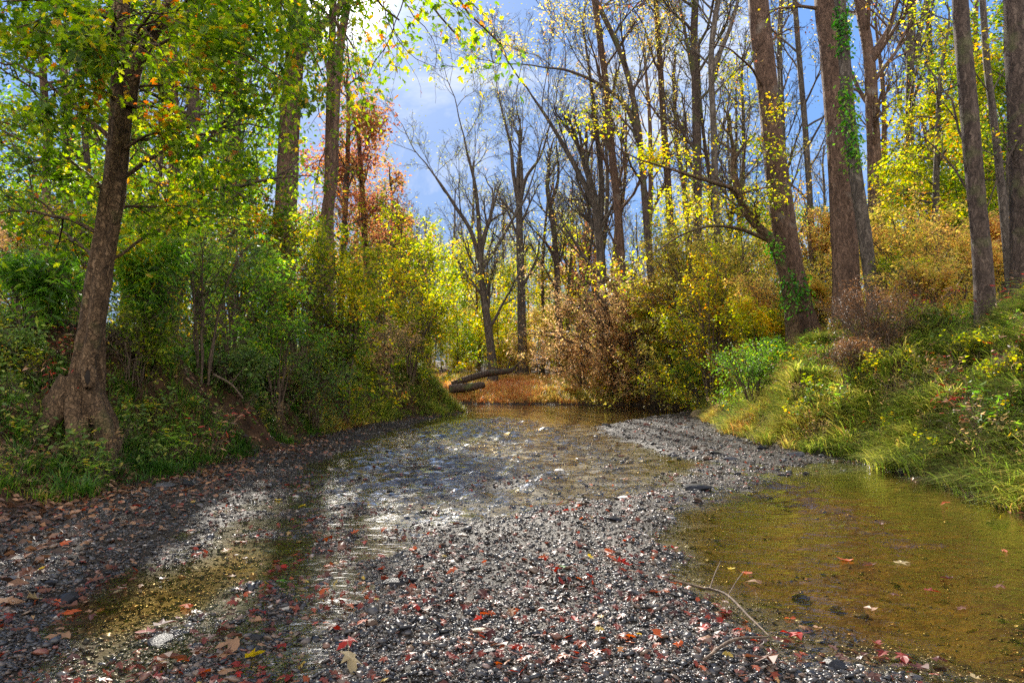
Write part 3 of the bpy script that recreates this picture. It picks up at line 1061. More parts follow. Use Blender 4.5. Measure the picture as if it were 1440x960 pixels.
for px, py, sz_, c_, lab in HERO_LEAVES:
    fallen(px, py, sz_, c_, lab, 5000 + k, tilt=.35)
    k += 1
r = np.random.default_rng(78)
cnt = 0
while cnt < 265:
    px, py = r.uniform(0, 1440), 640 + 318 * r.uniform() ** .9
    gx_, gy_ = wp(px, py)
    hh, dd = terrain_full([gx_], [gy_])
    zn = zone(px, py)
    if dd[0] > .2 or (zn == 'pool' and r.uniform() < .93) or (px > 950 and zn != 'pool' and r.uniform() < .4):
        continue
    if fbm(np.array([gx_ * 1.3]), np.array([gy_ * 1.3]), 88, 2)[0] < r.uniform(.2, .6):
        continue
    leftw = px < 330
    cn = r.choice(list(LC), p=[.03, .06, .14, .06, .38, .24, .07, .01, .01] if leftw else [.13, .2, .2, .13, .2, .09, .03, .015, .005])
    size = float(np.clip(r.normal(.085, .025), .04, .15)) * (1.2 if leftw else 1)
    where = {'pool': 'afloat in the amber pool', 'right': 'among the stones of the right gravel bar', 'riffle': 'caught on stones in the riffle', 'left': 'on the leaf strewn left shore', 'bar': 'on the wet central gravel bar'}[zn]
    sw = 'small' if size < .07 else 'broad' if size > .11 else 'middling'
    fallen(px, py, size, cn, f'{sw} {cn} leaf lying {where}', 6000 + cnt, group='fallen leaves on the creek bed')
    cnt += 1

# remaining litter: one object on the bed, one on the shores and banks
x, y = scatter_ground(rng, 9000, 3, 36, pw=1.1)
h, d = terrain_full(x, y)
px_, py_, _ = project(np.stack([x, y, h], -1))
kp = (d < .2) & (h > -.03) & (fbm(x * 1.2, y * 1.2, 90, 3) > rng.uniform(.3, .6, len(x)))
pos = np.stack([x, y, np.maximum(h, 0) + .025], -1)[kp]
tag(link('leaf_litter', leaves_mesh('bed_leaves', rng, pos, .052, kind='maple', flat=.72, droop=0, clump=.3, jit=.25, base=.45), M['redlitter']),
    'small red and brown leaves strewn over the wet gravel', 'fallen leaves', kind='stuff')
x, y = scatter_ground(rng, 80000, 3.2, 60, xpad=1.15, pw=.95)
h, d = terrain_full(x, y)
kp = ((d > -.35) | ((x < -1.6) & (d > -2.6) & (h > -.02) & (y < 17) & (rng.uniform(0, 1, len(x)) < .5 + .25 * d))) & ((x < 0) | (y > 33) | (rng.uniform(0, 1, len(x)) < .25))
pos = np.stack([x, y, np.maximum(h, 0) + .03], -1)[kp]
tag(link('leaf_litter', leaves_mesh('shore_leaves', rng, pos, .11, kind='tri', flat=.62, droop=0, clump=.25, jit=.22, base=.42), M['litter']),
    'dry brown leaves covering the left shore and forest floor', 'fallen leaves', kind='stuff')

# ------------------------------------------------------------------ hero trees
def trunk_path(pix, Yd, n=8, dY=0.0):
    """trunk centre line through photo pixels at distance Yd, rooted in the ground"""
    pts = [W(px, py, Yd + dY * i) for i, (px, py) in enumerate(pix)]
    base = pts[0].copy()
    z = tz(base[0], base[1])
    if z < base[2] - .05:
        pts = [np.array([base[0], base[1], z - .25])] + pts
    else:
        pts[0][2] = z - .25
        pts = [pts[0]] + [p for p in pts[1:] if p[2] > z + .3]
    return catmull(pts, n), np.array([base[0], base[1], z])

BARE = P(n=[6, 5, 5, 3], max=3, leaf=2, ratio=[.6, .55, .5], ang=[.5, .55, .6], up=[.10, .08, .06, .03], rmin=.008, t0=.25, seg=[.6, .45, .35, .25], wander=[.13, .17, .2, .22])
TWIG = P(n=[7, 6, 5], max=2, leaf=1, ratio=[.45, .45], ang=[.7, .75], up=[.05, .03, 0], rmin=.004)
LEAFY = P(n=[7, 6, 0], max=2, leaf=1, seg=[.5, .35, .2], ratio=[.5, .45], ang=[.75, .8], up=[.03, .0, -.03], rmin=.004, wander=[.12, .18, .22])
MICRO = P(n=[6, 5, 0], max=2, leaf=1, seg=[.3, .2, .12], ratio=[.5, .45], ang=[.75, .8], up=[.02, 0, -.04], rmin=.0025, wander=[.12, .18, .22])

def hero_tree(name, label, pix, Yd, r0, r1, bark, seed, auto=None, targets=(), forks=(), crown=None, ivy=None, cat='tree', group=None, lumps=.12, flare=1.5, butt=0):
    """r0,r1 in photo pixels at base / last point. auto=(count, f0, f1, Lmin, Lmax, upangle, params). forks=[(pix list, r px)]
    targets=[(f, px, py, Y, r_m, params)]; crown=(mat, per_anchor, spread, size, kwargs)"""
    rng = np.random.default_rng(seed)
    pts, base = trunk_path(pix, Yd)
    L = np.concatenate([[0], np.cumsum(np.linalg.norm(np.diff(pts, axis=0), axis=1))])
    f = L / L[-1]
    rad = (r0 * (1 - f) + r1 * f) * Yd / 1000.0
    rad = rad * (1 + (flare - 1) * np.exp(-L / (.45 + 1.2 * rad[0])))
    root = thing(name, label, cat, tuple(base), group)
    tb = Tubes()
    tb.add(pts, rad, 36 if butt else 20 if r0 > 8 else 9, lumps=lumps, rng=rng, butt=butt * np.exp(-np.maximum(L - .3, 0) / .75) + .02 if butt else None)
    for fp, fr, fdy in forks:
        q = catmull([W(px, py, Yd + fdy * i) for i, (px, py) in enumerate(fp)], 7)
        tb.add(q, np.linspace(fr, fr * .28, len(q)) * Yd / 1000.0, 10, lumps=lumps * .6, rng=rng)
    link('trunk', tb.mesh('trunk', base), bark, root)
    anch = []
    def emit(out):
        t = Tubes()
        for p_, r_, k_ in out:
            t.add(p_, r_, k_)
        link('limb', t.mesh('limb', base), bark, root)
    def grow_from(q, dd, Lb, rr, pr):
        out = []
        branch(rng, out, anch, q, dd, Lb, rr, 0, pr)
        emit(out)
    if auto:
        cnt, f0, f1, La, Lb, ua, pr = auto
        srcs = [(pts, rad)]
        for fp, fr, fdy in forks:
            q = catmull([W(px, py, Yd + fdy * i) for i, (px, py) in enumerate(fp)], 7)
            srcs.append((q, np.linspace(fr, fr * .28, len(q)) * Yd / 1000.0))
        for si, (pp, rr_) in enumerate(srcs):
            c_ = cnt if si == 0 else max(3, cnt // 2)
            lo, hi = (f0, f1) if si == 0 else (.3, 1.0)
            for j in range(c_):
                ff_ = lo + (hi - lo) * (j + rng.uniform(.1, .9)) / c_
                i = min(int(ff_ * (len(pp) - 1)), len(pp) - 2)
                az = rng.uniform(0, 2 * np.pi)
                a = ua * rng.uniform(.75, 1.25)
                dd = np.array([math.sin(a) * math.cos(az), math.sin(a) * math.sin(az), math.cos(a)])
                grow_from(pp[i], dd, rng.uniform(La, Lb) * (1.15 - .5 * ff_), max(rr_[i] * .42, .012), pr)
            grow_from(pp[-1], unit(pp[-1] - pp[-2]), Lb * .9, rr_[-1], pr)
    for ff_, px, py, Yt, rm, pr in targets:
        i = min(int(ff_ * (len(pts) - 1)), len(pts) - 2)
        q, e = pts[i], W(px, py, Yt)
        mid = (q + e) / 2 + np.array([0, 0, .18 * np.linalg.norm(e - q)]) + rng.normal(0, .12, 3)
        nn = max(6, int(np.linalg.norm(e - q) / .25))
        t = np.linspace(0, 1, nn)[:, None]
        path_ = (1 - t) ** 2 * q + 2 * t * (1 - t) * mid + t ** 2 * e + rng.normal(0, .025, (nn, 3)) * (t > 0)
        out = []
        branch(rng, out, anch, None, None, 0, rm, 0, pr, path=path_)
        emit(out)
    if crown:
        for ci, (mat, per, spread, size, kw) in enumerate(crown):
            pos, dr = scatter_on(rng, anch, per, spread)
            if len(pos):
                link('crown' if ci == 0 else 'leaf_cluster', leaves_mesh('crown', rng, pos, size, base, dirs=dr, **kw), mat, root)
    if ivy:
        fa, fb, cnt, size = ivy
        t = rng.uniform(fa, fb, cnt)
        i = np.minimum((t * (len(pts) - 1)).astype(int), len(pts) - 2)
        clump = fbm(t * 14, t * 0 + seed, 3, 2)
        i = i[clump > .46]
        th = rng.normal(-1.9, .9, len(i))
        rr_ = rad[i] * rng.uniform(1.0, 1.25, len(i)) + rng.exponential(.05, len(i))
        pos = pts[i] + np.stack([np.cos(th) * rr_, np.sin(th) * rr_, rng.uniform(-.3, .3, len(i))], 1)
        link('ivy', leaves_mesh('ivy', rng, pos, size, base, kind='oval', flat=.3, droop=.8, base=.45), M['ivy'], root)
    return root

# left foreground tree with gnarled foot
L1 = [(112, 606), (118, 560), (124, 500), (133, 430), (142, 372), (153, 310), (163, 240), (168, 150), (170, 60), (171, 0), (176, -140), (190, -330)]
rl = np.random.default_rng(5)
tg = []
for px, py, Yt in [(20, 40, 9.5), (60, 130, 9), (0, 170, 10), (40, 240, 9.5), (-20, 90, 11), (90, 60, 8.5), (110, 190, 12), (60, 20, 12), (300, 40, 10), (330, 130, 11),
                   (260, 190, 10), (320, 230, 12), (370, 60, 12.5), (380, 180, 13), (240, 90, 9), (290, 300, 11), (210, 300, 12.5), (350, 310, 13), (130, 90, 13), (230, 20, 8.5),
                   (0, 300, 11), (60, 330, 12.5), (400, 110, 9.5), (-30, 10, 9), (340, -20, 9.5), (160, 20, 8.2)]:
    tg.append((float(np.clip(.34 + (430 - py) / 430 * .45 + rl.uniform(-.08, .1), .42, .93)), px, py, Yt, rl.uniform(.022, .04), MICRO))
tg_over = [(.97, 560, 30, 10.2, .05, MICRO), (.98, 640, 45, 9.6, .045, MICRO), (.95, 500, 70, 10.5, .045, MICRO), (.985, 700, 62, 9.2, .045, MICRO), (.96, 470, 130, 11, .03, MICRO), (.99, 600, -10, 9.8, .05, MICRO)]
hero_tree('maple_tree', 'gnarled old maple with swollen hollow foot on the left bank', L1, 10.5, 18, 9, M['bark_moss'], 3,
          targets=tg + tg_over, forks=[([(180, 150), (188, 100), (205, 65), (230, 20), (246, -20), (270, -120), (300, -260)], 12, -.05)],
          crown=[(M['green'], 2.7, .13, .1, dict(kind='maple', flat=.62, droop=.3, clump=.4, base=.42))], lumps=.4, flare=2.2, butt=.1)
# its swollen root collar, hollow and surface roots
lroot = [o for o in scene.objects if o.get('label', '').startswith('gnarled old maple')][0]
bx, by, bz = lroot.location
rg = np.random.default_rng(8)
for az, Lr, rr in [(-2.6, 1.1, .16), (-1.9, .8, .17), (-1.2, .75, .15), (-.5, 1.0, .15), (.3, .8, .13), (3.0, 1.3, .15), (2.2, .9, .13)]:
    pts = []
    for t in np.linspace(0, 1, 9):
        x_, y_ = bx + math.cos(az + .25 * math.sin(3 * t + az)) * (.12 + Lr * t), by + math.sin(az + .2 * t) * (.12 + Lr * t)
        top = bz + .85 * (1 - t) ** 2.6
        pts.append((x_, y_, max(tz(x_, y_) - .03 + .1 * math.sin(5 * t + az) * t * (1 - t), top if t < .5 else -9)))
    tb = Tubes()
    tb.add(np.array(pts), rr * (1 - .62 * np.linspace(0, 1, 9)), 12, lumps=.3, rng=rg)
    link('root', tb.mesh('root', (bx, by, bz)), M['bark_moss'], lroot)
cvx = W(122, 530, 10.5 - .36)
hv, hf = ico(2)
tb = Tubes()
th = np.linspace(0, 2 * np.pi, 15)
ring = np.stack([cvx[0] + .07 * np.cos(th), cvx[1] + .05 - .05 * np.abs(np.cos(th)) * 0 + 0 * th, cvx[2] + .15 * np.sin(th)], 1)
tb.add(ring, np.full(15, .04), 8, lumps=.2, rng=rg)
hl = link('hollow', tb.mesh('hollow', (bx, by, bz)), M['bark_moss'], lroot)
hole = make_mesh('hollow_inside', hv * np.array([.075, .05, .15]) + cvx + np.array([0, .06, 0]) - np.array([bx, by, bz]), [hf], smooth=True)  # solid dark oval set inside the ring, no opening cut behind it
mh, n_, l_ = new_mat('dark_wood')
pb_ = N(n_, 'ShaderNodeBsdfPrincipled'); pb_.inputs['Base Color'].default_value = lin((30, 22, 17)); pb_.inputs['Roughness'].default_value = 1
l_.new(pb_.outputs[0], N(n_, 'ShaderNodeOutputMaterial').inputs[0])
link('cavity', hole, mh, hl)

LC1 = dict(kind='tri', flat=.5, droop=.3)
hero_tree('tulip_tree', 'tall brown trunk forking below the sun at the left of the sky gap', [(395, 470), (398, 385), (402, 300), (406, 200), (413, 90), (418, 0), (424, -140), (430, -330)], 24, 17, 9, M['bark_brown'], 21,
          forks=[([(413, 110), (428, 65), (448, 40), (478, 8), (505, -60), (520, -160)], 8, .1)],
          targets=[(.78, 340, 40, 22, .07, LEAFY), (.8, 470, 90, 23, .06, LEAFY), (.7, 350, 130, 23, .06, LEAFY), (.9, 520, 30, 22, .06, LEAFY), (.9, 380, -20, 22, .06, LEAFY), (.62, 350, 200, 23, .05, LEAFY), (.68, 460, 190, 24, .04, LEAFY), (.85, 300, 10, 24, .05, LEAFY)],
          crown=[(M['green'], 3.2, .22, .15, dict(clump=.4, base=.42, **LC1))])
hero_tree('young_tree', 'slim straight brown trunk just right of the forked left trunk', [(466, 470), (464, 380), (462, 260), (464, 140), (467, 50), (470, -60), (474, -200)], 25, 7.5, 4, M['bark_brown'], 22,
          targets=[(.5, 440, 300, 24, .03, LEAFY), (.75, 500, 110, 24, .03, LEAFY), (.8, 430, 70, 24, .03, LEAFY), (.85, 510, 150, 26, .03, LEAFY)],
          crown=[(M['green'], 1.1, .22, .14, dict(clump=.4, base=.6, **LC1))])
hero_tree('leafy_tree', 'dark trunk half hidden in green leaves right of the gnarled maple', [(288, 460), (282, 350), (276, 240), (272, 120), (270, 0), (268, -200)], 20, 11, 6, M['bark_dark'], 23,
          auto=(16, .3, .95, 2.2, 3.8, 1.25, LEAFY), crown=[(M['green'], 3.0, .2, .14, dict(clump=.45, base=.42, **LC1))])
hero_tree('leafy_tree', 'slender dark trunk among green leaves beside the gnarled maple crown', [(240, 450), (243, 330), (245, 200), (243, 60), (242, -120)], 26, 9, 5, M['bark_brown'], 24,
          auto=(14, .3, .95, 2.4, 4, 1.2, LEAFY), crown=[(M['yellow'], 2.6, .22, .16, dict(clump=.45, base=.3, **LC1))])
hero_tree('leafy_tree', 'thin trunk at the far left edge behind the gnarled maple', [(62, 430), (64, 320), (66, 200), (60, 80), (58, -150)], 19, 6, 4, M['bark_brown'], 25,
          auto=(15, .25, .95, 2.0, 3.4, 1.2, LEAFY), crown=[(M['green'], 2.6, .2, .14, dict(clump=.45, base=.5, **LC1))])
hero_tree('leafy_tree', 'thin dark trunk leaning left of the gnarled maple', [(138, 430), (130, 330), (122, 220), (110, 100), (100, -100)], 23, 5, 3, M['bark_dark'], 26,
          auto=(12, .25, .95, 2.2, 3.6, 1.2, LEAFY), crown=[(M['green2'], 2.4, .22, .15, dict(clump=.45, base=.45, **LC1))])
hero_tree('red_maple', 'red leaved tree left of the sky gap behind the slim trunk', [(520, 480), (516, 400), (512, 320), (508, 250), (504, 190)], 46, 6, 3, M['bark_dark'], 27,
          auto=(18, .3, 1, 2.6, 4.2, 1.0, LEAFY), crown=[(M['red'], 2.3, .45, .24, dict(clump=.7, base=.5, **LC1))])
hero_tree('red_maple', 'orange and olive tree half behind the red leaved tree', [(545, 490), (548, 430), (550, 370), (552, 300)], 52, 5, 2.5, M['bark_dark'], 28,
          auto=(14, .3, 1, 2.4, 3.8, 1.0, LEAFY), crown=[(M['red'], 4.0, .3, .27, dict(clump=.5, base=.75, **LC1))])

hero_tree('red_maple', 'rust orange tree close behind the slim brown trunk', [(478, 480), (480, 400), (484, 320), (488, 240), (490, 170)], 43, 6, 3, M['bark_dark'], 29,
          auto=(16, .35, 1, 2.6, 4.4, 1.0, LEAFY), crown=[(M['red'], 2.0, .4, .24, dict(clump=.7, base=.62, **LC1))])
# middle group
hero_tree('bare_tree', 'tall straight bare tree in the middle with a vase of forks above', [(736, 525), (734, 460), (733, 400), (731, 340), (730, 290)], 52, 7.2, 4.6, M['bark_grey'], 31,
          forks=[([(730, 292), (722, 245), (718, 205), (708, 165), (700, 130)], 3.4, .3), ([(730, 292), (740, 250), (760, 220), (772, 180)], 3.2, -.3), ([(730, 300), (728, 240), (733, 190), (726, 150)], 2.8, .1)],
          auto=(6, .55, 1, 4, 6.5, .6, BARE), crown=[(M['sparse'], .16, .35, .15, dict(**LC1))])
hero_tree('bare_tree', 'leaning dark tree with three crooked forks left of the tall straight one', [(693, 520), (688, 470), (681, 420), (676, 372)], 49, 6.6, 4.6, M['bark_grey'], 32,
          forks=[([(676, 372), (662, 325), (640, 290), (622, 262), (606, 240)], 3.6, .2), ([(676, 372), (673, 310), (668, 260), (657, 215), (652, 190)], 3.6, -.2), ([(678, 378), (700, 345), (714, 320), (738, 280), (752, 240)], 3.2, .3)],
          auto=(6, .5, 1, 4, 6.5, .65, BARE), crown=[(M['sparse'], .26, .35, .16, dict(base=.35, **LC1))])
hero_tree('bare_tree', 'crooked thin tree right of the tall straight one', [(788, 470), (784, 420), (783, 370), (778, 320), (772, 280)], 55, 5, 3.5, M['bark_dark'], 33,
          forks=[([(783, 372), (770, 345), (752, 325)], 3, .2), ([(774, 290), (785, 250), (782, 200)], 3, .2)],
          auto=(6, .4, 1, 3, 5.5, .65, BARE), crown=[(M['sparse'], .18, .35, .16, dict(**LC1))])
hero_tree('bare_tree', 'bare tree splitting low into two left leaning stems above the rust shrubs', [(850, 460), (847, 400), (843, 340), (838, 292)], 42, 8, 6, M['bark_grey'], 34,
          forks=[([(838, 292), (822, 260), (804, 225), (784, 190), (762, 155), (748, 135)], 5, 0), ([(842, 330), (846, 260), (838, 180), (830, 110), (820, 40)], 5, .2)],
          auto=(6, .5, 1, 4, 6, .65, BARE), crown=[(M['sparse'], .12, .35, .15, dict(base=.7, **LC1))])
hero_tree('bare_tree', 'bare leaning trunk right of the low splitting tree', [(880, 460), (874, 370), (868, 290), (860, 210), (852, 120), (840, 30), (825, -80)], 40, 7, 4, M['bark_brown'], 35,
          auto=(12, .4, 1, 3.5, 6, .65, BARE), crown=[(M['gold'], .12, .3, .14, dict(base=.3, **LC1))])

# right bank trees
hero_tree('tulip_tree', 'red brown trunk wrapped in ivy leaning left on the right bank', [(1143, 490), (1122, 420), (1106, 340), (1091, 230), (1076, 100), (1066, 0), (1054, -180), (1046, -420)], 22, 18, 10, M['bark_brown'], 41, flare=1.25,
          ivy=(.04, .3, 1100, .12), targets=[(.6, 1000, 60, 20, .05, TWIG), (.66, 1130, 40, 22, .04, TWIG), (.8, 900, 10, 21, .08, BARE)], crown=[(M['red'], .25, .15, .11, LC1)])
hero_tree('tulip_tree', 'thickest brown trunk on the right bank with vines at its top', [(1192, 450), (1187, 330), (1179, 200), (1167, 60), (1160, 0), (1148, -220), (1138, -480)], 20, 18, 10, M['bark_brown'], 42, flare=1.3,
          targets=[(.7, 1080, 20, 20, .06, TWIG), (.75, 1240, 10, 19, .05, TWIG)], crown=[(M['yellow'], .3, .15, .11, LC1)])
hero_tree('young_tree', 'slim ivy hung trunk leaning against the thickest trunk', [(1229, 430), (1216, 330), (1203, 240), (1192, 140), (1186, 60), (1179, -40), (1168, -260)], 19, 9.5, 6.5, M['bark_grey'], 43, flare=1.2,
          ivy=(.42, .85, 1100, .12), targets=[(.35, 1270, 270, 18.5, .02, TWIG), (.5, 1150, 180, 18, .02, TWIG)], crown=[(M['ivy'], .4, .15, .1, LC1)])
hero_tree('oak_tree', 'dark straight trunk standing in the long grass at right', [(1385, 425), (1378, 330), (1366, 200), (1356, 80), (1350, 0), (1342, -240), (1336, -620)], 14, 12.5, 8.5, M['bark_dark'], 44, flare=1.35,
          targets=[(.35, 1260, 170, 15, .025, TWIG), (.32, 1440, 190, 13.5, .02, TWIG), (.4, 1300, 90, 15, .03, TWIG)], crown=[(M['yellow'], .5, .12, .09, LC1)])
hero_tree('oak_tree', 'rough trunk cut by the right edge of the frame', [(1440, 410), (1436, 250), (1430, 100), (1426, 0), (1420, -260), (1412, -640)], 15, 15, 11, M['bark_dark'], 45, flare=1.3,
          targets=[(.35, 1400, 180, 14.5, .02, TWIG)], crown=[(M['green'], .4, .12, .09, LC1)])
hero_tree('young_tree', 'thin crooked trunk between the two dark right trunks', [(1421, 410), (1412, 300), (1399, 180), (1388, 90), (1382, 0), (1370, -180)], 17, 6, 3.5, M['bark_grey'], 46, flare=1.2,
          targets=[(.6, 1440, 60, 17, .02, LEAFY), (.6, 1330, 60, 17, .02, LEAFY), (.45, 1340, 200, 18, .02, LEAFY)], crown=[(M['yellow'], 1.3, .18, .11, LC1)])
hero_tree('arching_tree', 'low mossy tree arching left over the golden shrubs from the ivy trunk', [(1116, 480), (1108, 410), (1088, 345), (1062, 315), (1045, 292), (1036, 262)], 21.3, 11, 5, M['bark_moss'], 47, flare=1.2,
          forks=[([(1050, 300), (1034, 268), (1000, 256), (950, 240), (900, 225)], 4, -.25), ([(1040, 280), (1044, 240), (1050, 190)], 3.5, .1), ([(1080, 338), (1040, 322), (1000, 318), (960, 330), (925, 352)], 3, -.35)],
          ivy=(.1, .6, 600, .11), auto=(5, .45, 1, 1.2, 2.4, 1.0, LEAFY), crown=[(M['yellow'], 1.25, .18, .115, dict(base=.4, **LC1))])
BT = [('bare brown trunk forking high between thickest and far right trunks', [(1238, 420), (1232, 320), (1228, 200), (1222, 80), (1208, 0), (1194, -130)], 33, 13, 7, [([(1222, 85), (1250, 40), (1268, -20)], 6, .2)], 'bark_brown', 'gold', .3),
      ('twin stemmed bare tree behind the golden shrubs on the right', [(1282, 420), (1280, 300), (1279, 180), (1280, 90), (1283, 0), (1285, -140)], 38, 9, 5, [([(1280, 95), (1292, 50), (1302, 0), (1312, -60)], 5, .2)], 'bark_grey', 'yellow', .35),
      ('dark trunk rising left of the ivy wrapped trunk', [(982, 430), (981, 320), (980, 200), (976, 60), (979, -20), (985, -160)], 36, 9, 5, [([(978, 120), (966, 60), (955, 0)], 4, .1)], 'bark_dark', 'gold', .3),
      ('slim brown trunk third to the left of the ivy wrapped trunk', [(948, 430), (942, 300), (935, 200), (928, 90), (922, 0), (915, -120)], 40, 7, 4, [], 'bark_brown', 'gold', .5),
      ('slender grey trunk close left of the ivy wrapped trunk', [(1012, 430), (1008, 320), (1004, 200), (1000, 80), (1010, 0), (1024, -90)], 34, 6.5, 4, [([(1001, 100), (1030, 30), (1046, -40)], 4, .1)], 'bark_grey', 'yellow', .4),
      ('pale thin trunk between ivy wrapped and thickest trunks', [(1146, 440), (1140, 300), (1132, 180), (1122, 60), (1112, -80)], 37, 5.5, 4, [], 'bark_grey', 'gold', .3),
      ('thin grey trunk right of the ivy wrapped trunk far back', [(1100, 430), (1102, 300), (1100, 180), (1096, 60), (1104, -70)], 45, 6, 4, [], 'bark_grey', 'sparse', .3),
      ('dark upright trunk right of the twin stemmed tree', [(1322, 420), (1318, 300), (1312, 180), (1308, 80), (1300, -60)], 41, 7, 4, [], 'bark_dark', 'yellow', .5),
      ('bare trunk curving over the yellow sprays right of the sky', [(920, 440), (912, 350), (905, 260), (896, 170), (878, 90), (852, 30), (822, -30)], 37, 6.5, 4, [([(900, 200), (880, 150), (845, 120), (800, 100), (765, 95)], 4, .0)], 'bark_dark', 'gold', .9)]
for i, (lab, pix, Yd, a_, b_, fk, bk, lf, per) in enumerate(BT):
    hero_tree('bare_tree', lab, pix, Yd, a_ * .86, b_ * .86, M[bk], 60 + i, forks=fk, auto=(10, .4, 1, 3.2, 5.6, .7, BARE), flare=1.3,
              crown=[(M[lf], per * .42, .3, .15, dict(base=.3, **LC1))])
hero_tree('leafy_tree', 'broad yellow green tree behind the straight grass bank trunk', [(1318, 400), (1316, 300), (1318, 200), (1322, 110)], 27, 6, 3, M['bark_grey'], 75,
          auto=(18, .2, 1, 2.0, 3.6, 1.1, LEAFY), crown=[(M['yellow'], 3.4, .2, .16, dict(base=.28, clump=.4, **LC1))])
hero_tree('leafy_tree', 'green leaved tree behind the trunk at the right edge', [(1415, 400), (1418, 280), (1420, 150), (1424, 60)], 25, 5, 3, M['bark_grey'], 76,
          auto=(14, .3, 1, 1.8, 3.2, 1.1, LEAFY), crown=[(M['green'], 2.8, .2, .15, dict(base=.5, clump=.4, **LC1))])

# ------------------------------------------------------------------ woods behind: prototypes and copies
def proto_tree(name, Ht, r0, bark, seed, nl, f0, La, Lb, ua, pr, mat, per, spread, size, base):
    rng = np.random.default_rng(seed)
    n = 12
    pts = np.array([(0, 0, -.3)] + [(0, 0, 0)] * n, float)
    d = np.array([0, 0, 1.0]); p = np.array([0, 0, -.3])
    for i in range(1, n + 1):
        d = unit(d + rng.normal(0, .05, 3) + np.array([0, 0, .1]))
        p = p + d * Ht / n
        pts[i] = p
    rad = r0 * (1 - .75 * np.linspace(0, 1, n + 1)); rad[0] *= 1.4
    tb = Tubes(); tb.add(pts, rad, 9, lumps=.14, rng=rng)
    anch = []
    for j in range(nl):
        f = f0 + (1 - f0) * (j + rng.uniform(.1, .9)) / nl
        i = min(int(f * n), n - 1)
        az, a = rng.uniform(0, 6.283), ua * rng.uniform(.75, 1.25)
        out = []
        branch(rng, out, anch, pts[i] + (pts[i + 1] - pts[i]) * (f * n - i), np.array([math.sin(a) * math.cos(az), math.sin(a) * math.sin(az), math.cos(a)]), rng.uniform(La, Lb) * (1.2 - .6 * f), max(rad[i] * .4, .015), 0, pr)
        for p_, r_, k_ in out:
            tb.add(p_, r_, min(k_, 6))
    trunk = tb.mesh(name + '_trunk')
    trunk.materials.append(bark)
    pos, dr = scatter_on(rng, anch, per, spread)
    crown = leaves_mesh(name + '_crown', rng, pos, size, dirs=dr, base=base, **LC1)
    crown.materials.append(mat)
    return trunk, crown, Ht

BAREF = P(n=[7, 5, 4], max=2, leaf=1, ratio=[.5, .5], ang=[.6, .7], up=[.12, .08, .04], rmin=.012, seg=[.9, .7, .5])
LEAFF = P(n=[6, 5], max=1, leaf=0, ratio=[.5], ang=[.75], up=[.04, 0], rmin=.012, seg=[.7, .5])
PROTO = {
    'bare_a': proto_tree('bare_tree', 22, .28, M['bark_grey'], 201, 14, .35, 3, 6, .6, BAREF, M['sparse'], .22, .4, .18, .4),
    'bare_b': proto_tree('bare_tree', 20, .22, M['bark_dark'], 202, 14, .4, 3, 5.5, .7, BAREF, M['sparse'], .3, .4, .18, .5),
    'bare_c': proto_tree('bare_tree', 24, .33, M['bark_brown'], 203, 13, .45, 3, 6, .55, BAREF, M['gold'], .2, .4, .18, .3),
    'slim_a': proto_tree('slim_tree', 14, .09, M['bark_grey'], 204, 14, .3, 1.4, 3, .7, BAREF, M['yellow'], .8, .25, .17, .45),
    'slim_b': proto_tree('slim_tree', 12, .08, M['bark_dark'], 205, 14, .25, 1.3, 2.8, .8, BAREF, M['sparse'], 1.0, .25, .17, .6),
    'leaf_g': proto_tree('leafy_tree', 13, .16, M['bark_dark'], 206, 26, .15, 2.2, 4.2, 1.1, LEAFF, M['green'], 11, .38, .24, .45),
    'leaf_y': proto_tree('leafy_tree', 11, .14, M['bark_brown'], 207, 24, .15, 2.0, 4.0, 1.1, LEAFF, M['yellow'], 11, .38, .23, .45),
    'leaf_o': proto_tree('leafy_tree', 9, .12, M['bark_brown'], 208, 22, .15, 1.8, 3.4, 1.1, LEAFF, M['gold'], 11, .36, .22, .5),
    'leaf_r': proto_tree('leafy_tree', 10, .12, M['bark_dark'], 209, 22, .2, 1.8, 3.4, 1.0, LEAFF, M['red'], 9, .36, .22, .45),
}
def place_tree(kind, px, Yd, sc, rz, label, group):
    tr, cr_, Ht = PROTO[kind]
    x_, y_ = (px - 720) / 1000.0 * Yd, Yd
    z = tz(x_, y_)
    nm = {'b': 'bare_tree', 's': 'slim_tree', 'l': 'leafy_tree'}[kind[0]]
    root = thing(nm, label, 'tree', (x_, y_, z), group)
    root.scale = (sc, sc, sc)
    root.rotation_euler = (0, 0, rz)
    for nme, me in (('trunk', tr), ('crown', cr_)):
        o = bpy.data.objects.new(nme, me)
        COL.objects.link(o)
        o.parent = root
SKY = ([380, 480, 520, 570, 590, 610, 640, 690, 720, 760, 800, 860], [0, 120, 170, 240, 280, 255, 190, 150, 130, 130, 110, 0])
WORD = {'bare_a': 'grey bare tree', 'bare_b': 'dark bare tree', 'bare_c': 'brown bare tree', 'slim_a': 'slim tree with thin yellow leaves', 'slim_b': 'slim dark tree with thin olive leaves', 'leaf_g': 'green leaved tree', 'leaf_y': 'yellow green leaved tree', 'leaf_o': 'golden leaved tree', 'leaf_r': 'red leaved tree'}
rt = np.random.default_rng(909)
def region(px):
    return 'woods behind the left bank' if px < 480 else 'woods behind the fallen log' if px < 800 else 'woods behind the right bank'
spots = []
